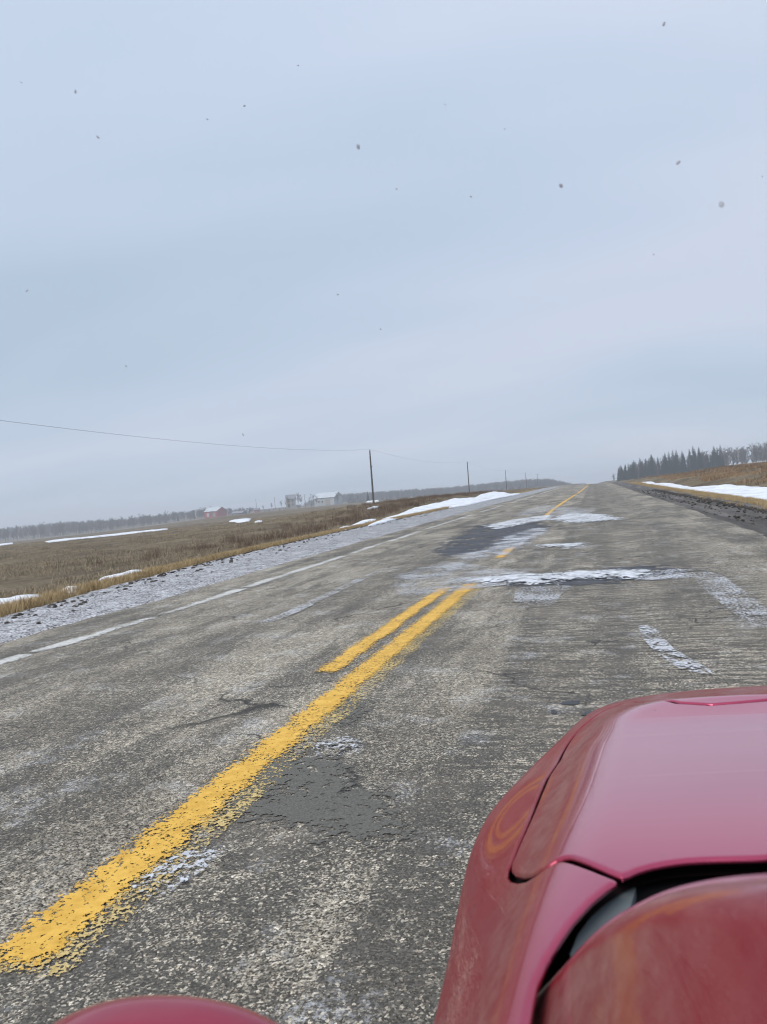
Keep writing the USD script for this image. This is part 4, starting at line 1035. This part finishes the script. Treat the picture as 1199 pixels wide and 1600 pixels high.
hole_poly = Polygon(np.vstack([inner[:, :2], [[inner[-1][0], .42], [-.035, .3], [-.03, -1.7], [.3, -1.8], [XC + .2, -1.8], [XC + .2, rc[-1][1]]], rc[::-1], rear_edge[::-1][:, :2]])).buffer(0)
DIRTN = dict(seed=4)

def plan_sd(pg, P):
    pts = shapely.points(P[:, 0], P[:, 1])
    d = shapely.distance(pg.exterior, pts)
    return np.where(shapely.contains(pg, pts), d, -d)
slope = np.abs(np.array(meshkit.arrays((SV, SF), True)[2])[:, 2]).clip(.3, 1)   # turns plan distance to distance along the surface
prof_i = np.tile(np.arange(nP), nS)
hd = plan_sd(hood_poly, SV) / slope
hd = np.where(prof_i >= NM + NR - 2 + NF + 2, -1.0, hd)
hl = plan_sd(hole_poly, SV)
hl = np.where(prof_i >= NM + NR - 2 + NF // 2, -1.0, hl)
gap = 0.0036
def dirt_value(V):
    """More road dirt along the crown of the fender and low on the flanks."""
    idx = cKDTree(Apos).query(V)[1]
    below = Apos[idx, 2] - V[:, 2]
    x = np.exp(-((below - .040) / .026) ** 2) * .30 + smoothstep(.30, .6, below) * .04 + smoothstep(.006, .02, below) * .05
    x = np.where(V[:, 1] > 1.55, np.maximum(x, .16 * smoothstep(.0, .02, below + (V[:, 1] - 1.56) * .1)), x)
    return x * smoothstep(.004, .016, below + np.where(V[:, 1] > 1.55, .02, 0))
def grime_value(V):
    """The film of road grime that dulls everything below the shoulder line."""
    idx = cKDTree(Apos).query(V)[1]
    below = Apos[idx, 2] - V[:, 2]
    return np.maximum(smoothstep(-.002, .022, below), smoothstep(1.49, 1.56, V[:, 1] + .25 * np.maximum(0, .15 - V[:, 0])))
SN = np.array(meshkit.arrays((SV, SF), True)[2])
def weld(parts):
    V = np.vstack([p[0] for p in parts]); A = np.vstack([p[2] for p in parts])
    o, fs = 0, []
    for p in parts:
        fs.append(p[1] + o); o += len(p[0])
    F = np.vstack(fs)
    _, first, inv = np.unique(np.round(V, 6), axis=0, return_index=True, return_inverse=True)
    F = inv.ravel()[F]
    F = F[(F[:, 0] != F[:, 1]) & (F[:, 1] != F[:, 2]) & (F[:, 0] != F[:, 2])]
    return V[first], F, A[first]
RIM = .005
def panel(s):
    """The part of the skin where s > 0, its rim rolled down in a quarter round; with its dirt."""
    cur = clip(SV, SF, s, np.column_stack([dirt_value(SV), s, SN, grime_value(SV)]))
    parts = []
    for c in (.0005, .0013, .0024, .0036, RIM):
        V, F, A = cur
        parts.append(clip(V, F, c - A[:, 1], A))
        cur = clip(V, F, A[:, 1] - c, A)
    V, F, A = weld(parts + [cur])
    n = A[:, 2:5] / np.linalg.norm(A[:, 2:5], axis=1, keepdims=True)
    V = V - n * (RIM * (1 - np.sqrt(np.clip(1 - (1 - np.clip(A[:, 1] / RIM, 0, 1)) ** 2, 0, 1))))[:, None]
    V, F, A = skirt(V, F, .006, None, A[:, [0, 5]])
    return both(V, F, A)
def both(V, F, A=None):
    m = V * [-1, 1, 1] + [2 * XC, 0, 0]
    return np.vstack([V, m]), np.vstack([F, F[:, ::-1] + len(V)]), (None if A is None else np.vstack([A, A]))

car = UsdGeom.Xform.Define(stage, '/World/car').GetPrim()
tag(car, 'red car with muddy fender at the lower right, close to the camera', 'car')
shell_s = np.minimum(-hd, -hl) - gap
# wheel arches
def arch(V, cy, R=.36):
    side = (prof_i >= NM + NR - 2 + NF - 8)
    return np.where(side, np.hypot(V[:, 1] - cy, V[:, 2] - .30) - R, 1.0)
shell_s = np.minimum(np.minimum(shell_s, arch(SV, 1.22)), arch(SV, -1.25))
V, F, A = panel(shell_s)
put('body_shell', (V, F), 'red_paint', car, smooth=True, attrs={'dirt': A[:, 0], 'grime': A[:, 1]})
V, F, A = panel(hd - gap)
put('hood', (V, F), 'red_paint', car, smooth=True, attrs={'dirt': A[:, 0], 'grime': A[:, 1]})
# dark liner below the panel gaps
nrm = np.array(meshkit.arrays((SV, SF), True)[2])
ls = np.minimum(np.minimum(-hl - .012, .05 - np.abs(hd)), np.minimum(arch(SV, 1.22), arch(SV, -1.25)))
V, F, _ = clip(SV - nrm * .017, SF, ls)
V, F, _ = both(V, F)
put('panel_gap', (V, F), 'seam_black', car)

# greenhouse: A pillars, windshield, side windows, roof
def side_x(z):
    return -.072 + .61 * (z - .85) - .12 * (z - .85) ** 2
Kpt = np.array([(0, .548, .855), (0, .525, .895), (0, .502, .932), (0, .447, .984), (0, .402, 1.015), (0, .315, 1.064), (0, .14, 1.145), (0, -.08, 1.28), (0, -.30, 1.40)])
Kpt[:, 0] = side_x(Kpt[:, 2])
kt = np.concatenate([[0], np.cumsum(np.linalg.norm(np.diff(Kpt, axis=0), axis=1))])
Ks = PchipInterpolator(kt, Kpt)
tk = np.linspace(0, kt[-1], 90)
K = Ks(tk); T = Ks(tk, 1); T /= np.linalg.norm(T, axis=1, keepdims=True)
# side direction: in the side surface, away from the windshield; wind direction: towards the windshield middle
sn = np.stack([-np.ones(len(K)), np.zeros(len(K)), .61 - .24 * (K[:, 2] - .85)], 1); sn /= np.linalg.norm(sn, axis=1, keepdims=True)
es = np.cross(T, sn); es *= np.sign((es * [0, -1, -1]).sum(1))[:, None]
wd = np.stack([np.ones(len(K)), np.full(len(K), .30), np.full(len(K), .0)], 1)
wn = np.cross(T, wd); wn /= np.linalg.norm(wn, axis=1, keepdims=True); wn *= np.sign(wn[:, 2])[:, None]
ew = np.cross(T, wn); ew *= np.sign(ew[:, 0])[:, None]
prof = []
for w in (.205, .19, .17, .15, .13, .11, .09, .07, .055, .04, .024):
    q = K + es * w
    q[:, 0] += side_x(q[:, 2]) - (q[:, 0])            # keep on the side surface
    prof.append(q)
for t_ in np.linspace(0, 1, 14)[1:-1]:
    r_ = .022
    prof.append((1 - t_) ** 2 * (K + es * r_) + 2 * t_ * (1 - t_) * K + t_ ** 2 * (K + ew * r_ * .8))
prof += [K + ew * .0195, K + ew * .0205 - wn * .004, K + ew * .0205 - wn * .018]
PV = np.stack(prof, 1); nk, npf = PV.shape[:2]
V, F = PV.reshape(-1, 3), grid_faces(nk, npf)
col = np.tile(np.arange(npf), nk); krow = np.repeat(np.arange(nk), npf)
pn = np.array(meshkit.arrays((V, F), True)[2])
if (pn * [-1, 0, 1]).sum(1).mean() < 0:
    F = F[:, ::-1]
pd = np.where(col < 11, .12 + .34 * smoothstep(1.04, .93, V[:, 2]), .05) * np.interp(col, [0, 8, 12, 14, 40], [1, 1, .8, .0, 0])
V, F, A = skirt(V, F, .02, None, np.column_stack([pd, np.where(col < 12, 1.0, np.interp(col, [12, 16], [.8, 0]))]))
put('windshield_pillar', (V, F), 'red_paint', car, smooth=True, attrs={'dirt': A[:, 0], 'grime': A[:, 1]})
put('windshield_pillar', (V * [-1, 1, 1] + [2 * XC, 0, 0], F[:, ::-1]), 'red_paint', car, smooth=True, attrs={'dirt': A[:, 0], 'grime': A[:, 1]})

# windshield glass between the pillars
u = np.linspace(0, 1, 60)
Wl = K + ew * .022 - wn * .016
Wr = Wl * [-1, 1, 1] + [2 * XC, 0, 0]
b_ = 4 * u * (1 - u)
WV = Wl[:, None] * (1 - u)[None, :, None] + Wr[:, None] * u[None, :, None]
WV[:, :, 1] += np.interp(tk, [0, tk[-1]], [.20, .07])[:, None] * b_[None]
put('windshield', skirt(WV.reshape(-1, 3), grid_faces(len(K), 60), .006)[:2], 'window_glass', car, smooth=True)
# roof
yr = np.linspace(-.30, -1.75, 40); ur = np.linspace(0, 1, 40)
RV = np.zeros((40, 40, 3))
for i, y in enumerate(yr):
    f = (y + .30) / -1.45
    z_ed = 1.40 - .10 * f ** 2; xl = side_x(z_ed) + .01
    RV[i, :, 0] = xl + (2 * XC - 2 * xl) * ur
    RV[i, :, 1] = y + .07 * 4 * ur * (1 - ur) * (1 - f)
    RV[i, :, 2] = z_ed + .055 * (4 * ur * (1 - ur)) ** .6
V, F = RV.reshape(-1, 3), grid_faces(40, 40)
F = F if np.array(meshkit.arrays((V, F), True)[2])[:, 2].mean() > 0 else F[:, ::-1]
V, F, _ = skirt(V, F, .02, (0, 0, -1))
put('roof', (V, F), 'red_paint', car, smooth=True, attrs={'dirt': np.zeros(len(V))})
# side glass, door frames, rear glass
for sgn in (0, 1):
    def mir(V):
        return V if sgn == 0 else V * [-1, 1, 1] + [2 * XC, 0, 0]
    for (ya, yb, nm, mt, off) in ((None, -.62, 'side_window', 'window_glass', .006), (-.70, -1.55, 'side_window', 'window_glass', .006)):
        zz = np.linspace(.845, 1.385, 24)
        kf = np.interp(zz, Kpt[:, 2], Kpt[:, 1])
        y_f = kf - .19 / np.cos(.5) if ya is None else np.full(24, ya)
        y_b = np.full(24, yb) if ya is None else yb - .0 - (zz - .845) * -.35
        vv = np.linspace(0, 1, 12)
        G = np.zeros((24, 12, 3)); G[:, :, 2] = zz[:, None]; G[:, :, 0] = side_x(zz)[:, None] + off; G[:, :, 1] = y_f[:, None] * (1 - vv) + y_b[:, None] * vv
        V, F, _ = skirt(mir(G.reshape(-1, 3)), grid_faces(24, 12), .004)
        put(nm, (V, F), mt, car, smooth=True)
    zz = np.linspace(.83, 1.40, 20)
    for (ya, yb) in ((-.60, -.72), (-1.50, -1.72)):
        G = np.zeros((20, 5, 3)); G[:, :, 2] = zz[:, None]; G[:, :, 0] = side_x(zz)[:, None] - .003
        G[:, :, 1] = np.linspace(ya, yb, 5)[None] + (.35 * (zz - .845))[:, None] * (ya < -1)
        V, F, _ = skirt(mir(G.reshape(-1, 3)), grid_faces(20, 5), .02)
        put('door_pillar', (V, F), 'red_paint', car, smooth=True, attrs={'dirt': np.full(len(V), .15)})
    yy2 = np.linspace(-.28, -1.70, 30)
    zrl = 1.40 - .10 * ((yy2 + .30) / -1.45) ** 2
    rl = tube(np.stack([side_x(zrl) + .008, yy2, zrl - .012], 1), .026, 10)
    rl.vertices = mir(np.array(rl.vertices))
    put('roof_rail', rl, 'red_paint', car, smooth=True, attrs={'dirt': np.full(len(rl.vertices), .1)})
G = np.zeros((20, 20, 3)); zz = np.linspace(.92, 1.33, 20); u2 = np.linspace(0, 1, 20)
xl = side_x(zz) + .02
G[:, :, 0] = xl[:, None] + (2 * XC - 2 * xl)[:, None] * u2; G[:, :, 1] = (-1.95 + (zz - .92) * .55)[:, None] - .08 * 4 * u2 * (1 - u2); G[:, :, 2] = zz[:, None]
put('rear_window', skirt(G.reshape(-1, 3), grid_faces(20, 20), .005)[:2], 'dark_glass', car, smooth=True)

# cowl below the hood's rear edge, its grey end cap, wiper
cx_, cy_ = np.meshgrid(np.linspace(-.03, 2 * XC + .03, 60), np.linspace(0, 1, 16), indexing='ij')
uu = (cx_ + .03) / (2 * XC + .06)
yf = .70 + .10 * 4 * uu * (1 - uu) - .04 * np.abs(1 - 2 * uu) ** 6; yb = .53 + .18 * 4 * uu * (1 - uu)
CV = np.stack([cx_, yf * (1 - cy_) + yb * cy_, .857 + .012 * (1 - cy_) ** 2 + .02 * uu * (1 - uu) * 4], -1)
V, F = CV.reshape(-1, 3), grid_faces(60, 16)
F = F if np.array(meshkit.arrays((V, F), True)[2])[:, 2].mean() > 0 else F[:, ::-1]
cowl = put('cowl', skirt(V, F, .06, (0, 0, -1))[:2], 'black_plastic', car, smooth=True)
capz = .876
cp = np.array([at_z(x, y, capz)[:2] for x, y in ((972, 1381), (984, 1381), (992, 1388), (988, 1402), (978, 1435), (968, 1462), (900, 1500), (893, 1492), (905, 1462), (935, 1420))])
pg = Polygon(cp).buffer(.004).buffer(-.003)
ct = trimesh.creation.extrude_polygon(pg, .012, engine='earcut'); ct.apply_translation((0, 0, capz - .012))
put('cowl_end_cap', ct, 'grey_plastic', car)
wp = put('wiper', cat([tube([(.30, .70, .905), (.20, .665, .90), (.12, .60, .905)], [.010, .008, .006], 8), tube([(.05, .585, .899), (.20, .62, .899), (.42, .66, .905)], .007, 6)]), 'black_plastic', car, smooth=50)
put('wiper_spindle', tube([(.30, .70, .87), (.30, .70, .915)], [.016, .014], 10), 'black_plastic', wp, smooth=50)

# door mirror, seen from above at the bottom of the picture
mm = trimesh.creation.icosphere(4, 1.0)
v = mm.vertices
e = 2.6
v = np.sign(v) * np.abs(v) ** (2 / e)
v = v * [.132, .052, .060]
v[:, 1] = np.where(v[:, 1] < 0, v[:, 1] * .55, v[:, 1])
v[:, 2] += .010 * (v[:, 0] / .118) - .02 * (v[:, 0] / .118) ** 2
MC = np.array([-.296, .404, .848])
mir_p = put('side_mirror', trimesh.Trimesh(v + MC, mm.faces, process=False), 'red_paint', car, smooth=True, attrs={'dirt': np.full(len(v), .05), 'grime': np.full(len(v), .55)})
gl = trimesh.creation.cylinder(1.0, .004, sections=40); gl.apply_scale((.082, .046, 1)); gl.apply_transform(trimesh.transformations.rotation_matrix(np.pi / 2, [1, 0, 0])); gl.apply_translation(MC + [0, -.031, -.004])
put('mirror_glass', gl, 'mirror_silver', mir_p)
put('mirror_stalk', tube([MC + [.07, 0, -.02], MC + [.11, -.01, -.04], MC + [.17, -.015, -.02]], [.03, .028, .034], 12), 'black_plastic', mir_p, smooth=50)
# wheels
for (wx, wy) in ((-.10, 1.22), (-.10, -1.25), (2 * XC + .10, 1.22), (2 * XC + .10, -1.25)):
    tor = trimesh.creation.torus(.235, .085, 40, 16); tor.apply_scale((1, 1, 1.15)); tor.apply_transform(trimesh.transformations.rotation_matrix(np.pi / 2, [0, 1, 0])); tor.apply_translation((wx, wy, .315))
    w = put('wheel', tor, 'rubber', car, smooth=True)
    sg = -1 if wx < XC else 1
    ring = trimesh.creation.annulus(.15, .20, .12, sections=40)
    sp_ = [ring, trimesh.creation.cylinder(.055, .10, sections=20)]
    for k in range(5):
        bb = trimesh.creation.box((.15, .05, .03)); bb.apply_translation((.10, 0, .035)); bb.apply_transform(trimesh.transformations.rotation_matrix(k * 2 * np.pi / 5, [0, 0, 1])); sp_.append(bb)
    rim = cat(sp_); rim.apply_transform(trimesh.transformations.rotation_matrix(sg * np.pi / 2, [0, 1, 0])); rim.apply_translation((wx + sg * .02, wy, .315))
    put('rim', rim, 'alloy', w, smooth=40)
for sx in (-1, 1):
    h = trimesh.creation.icosphere(3, 1.0); h.apply_scale((.09, .05, .06)); h.apply_transform(trimesh.transformations.rotation_matrix(-sx * .55, [0, 0, 1])); h.apply_translation((XC + sx * .60, 1.90, .56))
    put('headlight', h, 'lamp_lens', car, smooth=True)
put('grille', box((.62, .05, .10), (XC, 2.02, .45)), 'black_plastic', car)
# inner floor so that daylight does not pass through the cabin
put('dashboard', cat([box((1.20, .30, .12), (XC, .40, .79)), box((1.30, 3.4, .05), (XC, -.2, .24)), box((1.2, .5, .6), (XC, -.75, .52))]), 'black_plastic', car)

# ------------------------------------------------------------------ falling snow and the hazy air
rng = np.random.default_rng(77)
fl = []
for (px, py, dist, r_) in ((560, 229, 1.1, .0042), (877, 290, 1.2, .0044), (1128, 319, 1.0, .0050), (118, 143, 1.5, .0042), (153, 214, 1.6, .0042), (1060, 254, 1.4, .0044), (1038, 37, 1.6, .0042), (380, 679, 1.7, .0040), (42, 454, 1.5, .0042), (324, 186, 2.0, .0036), (620, 295, 1.9, .0036), (382, 165, 2.3, .0040), (789, 201, 2.3, .0040), (1022, 397, 2.2, .0035), (736, 307, 2.0, .0036), (197, 572, 2.2, .0040), (595, 514, 2.4, .004), (528, 460, 2.4, .004), (466, 102, 2.6, .004)):
    fl.append((EYE + ray(px, py) * dist, r_))
while len(fl) < 620:
    p = np.array([rng.uniform(-7, 5), rng.uniform(1.5, 12), rng.uniform(.3, 7)])
    fl.append((p, rng.uniform(.0022, .0042)))
ms = []
for p, r_ in fl:
    m = trimesh.creation.icosphere(1, 1.0)
    m.vertices = m.vertices * (0.75 + .5 * meshkit.noise(m.vertices * 1.9 + p * 7, 3))[:, None] * [1.1, .8, .5] * r_ * .8
    m.apply_transform(trimesh.transformations.random_rotation_matrix(rng.uniform(size=3)))
    m.apply_translation(p); ms.append(m)
tag(put('falling_snow', cat(ms), 'flake', smooth=True), 'sparse snowflakes drifting down through the grey air', 'snowflakes', kind='stuff')

hz = trimesh.creation.box((4400, 3800, 60)); hz.apply_translation((-100, 1100, 60 / 2 - 32))
tag(put('haze', hz, 'haze'), kind='stuff')
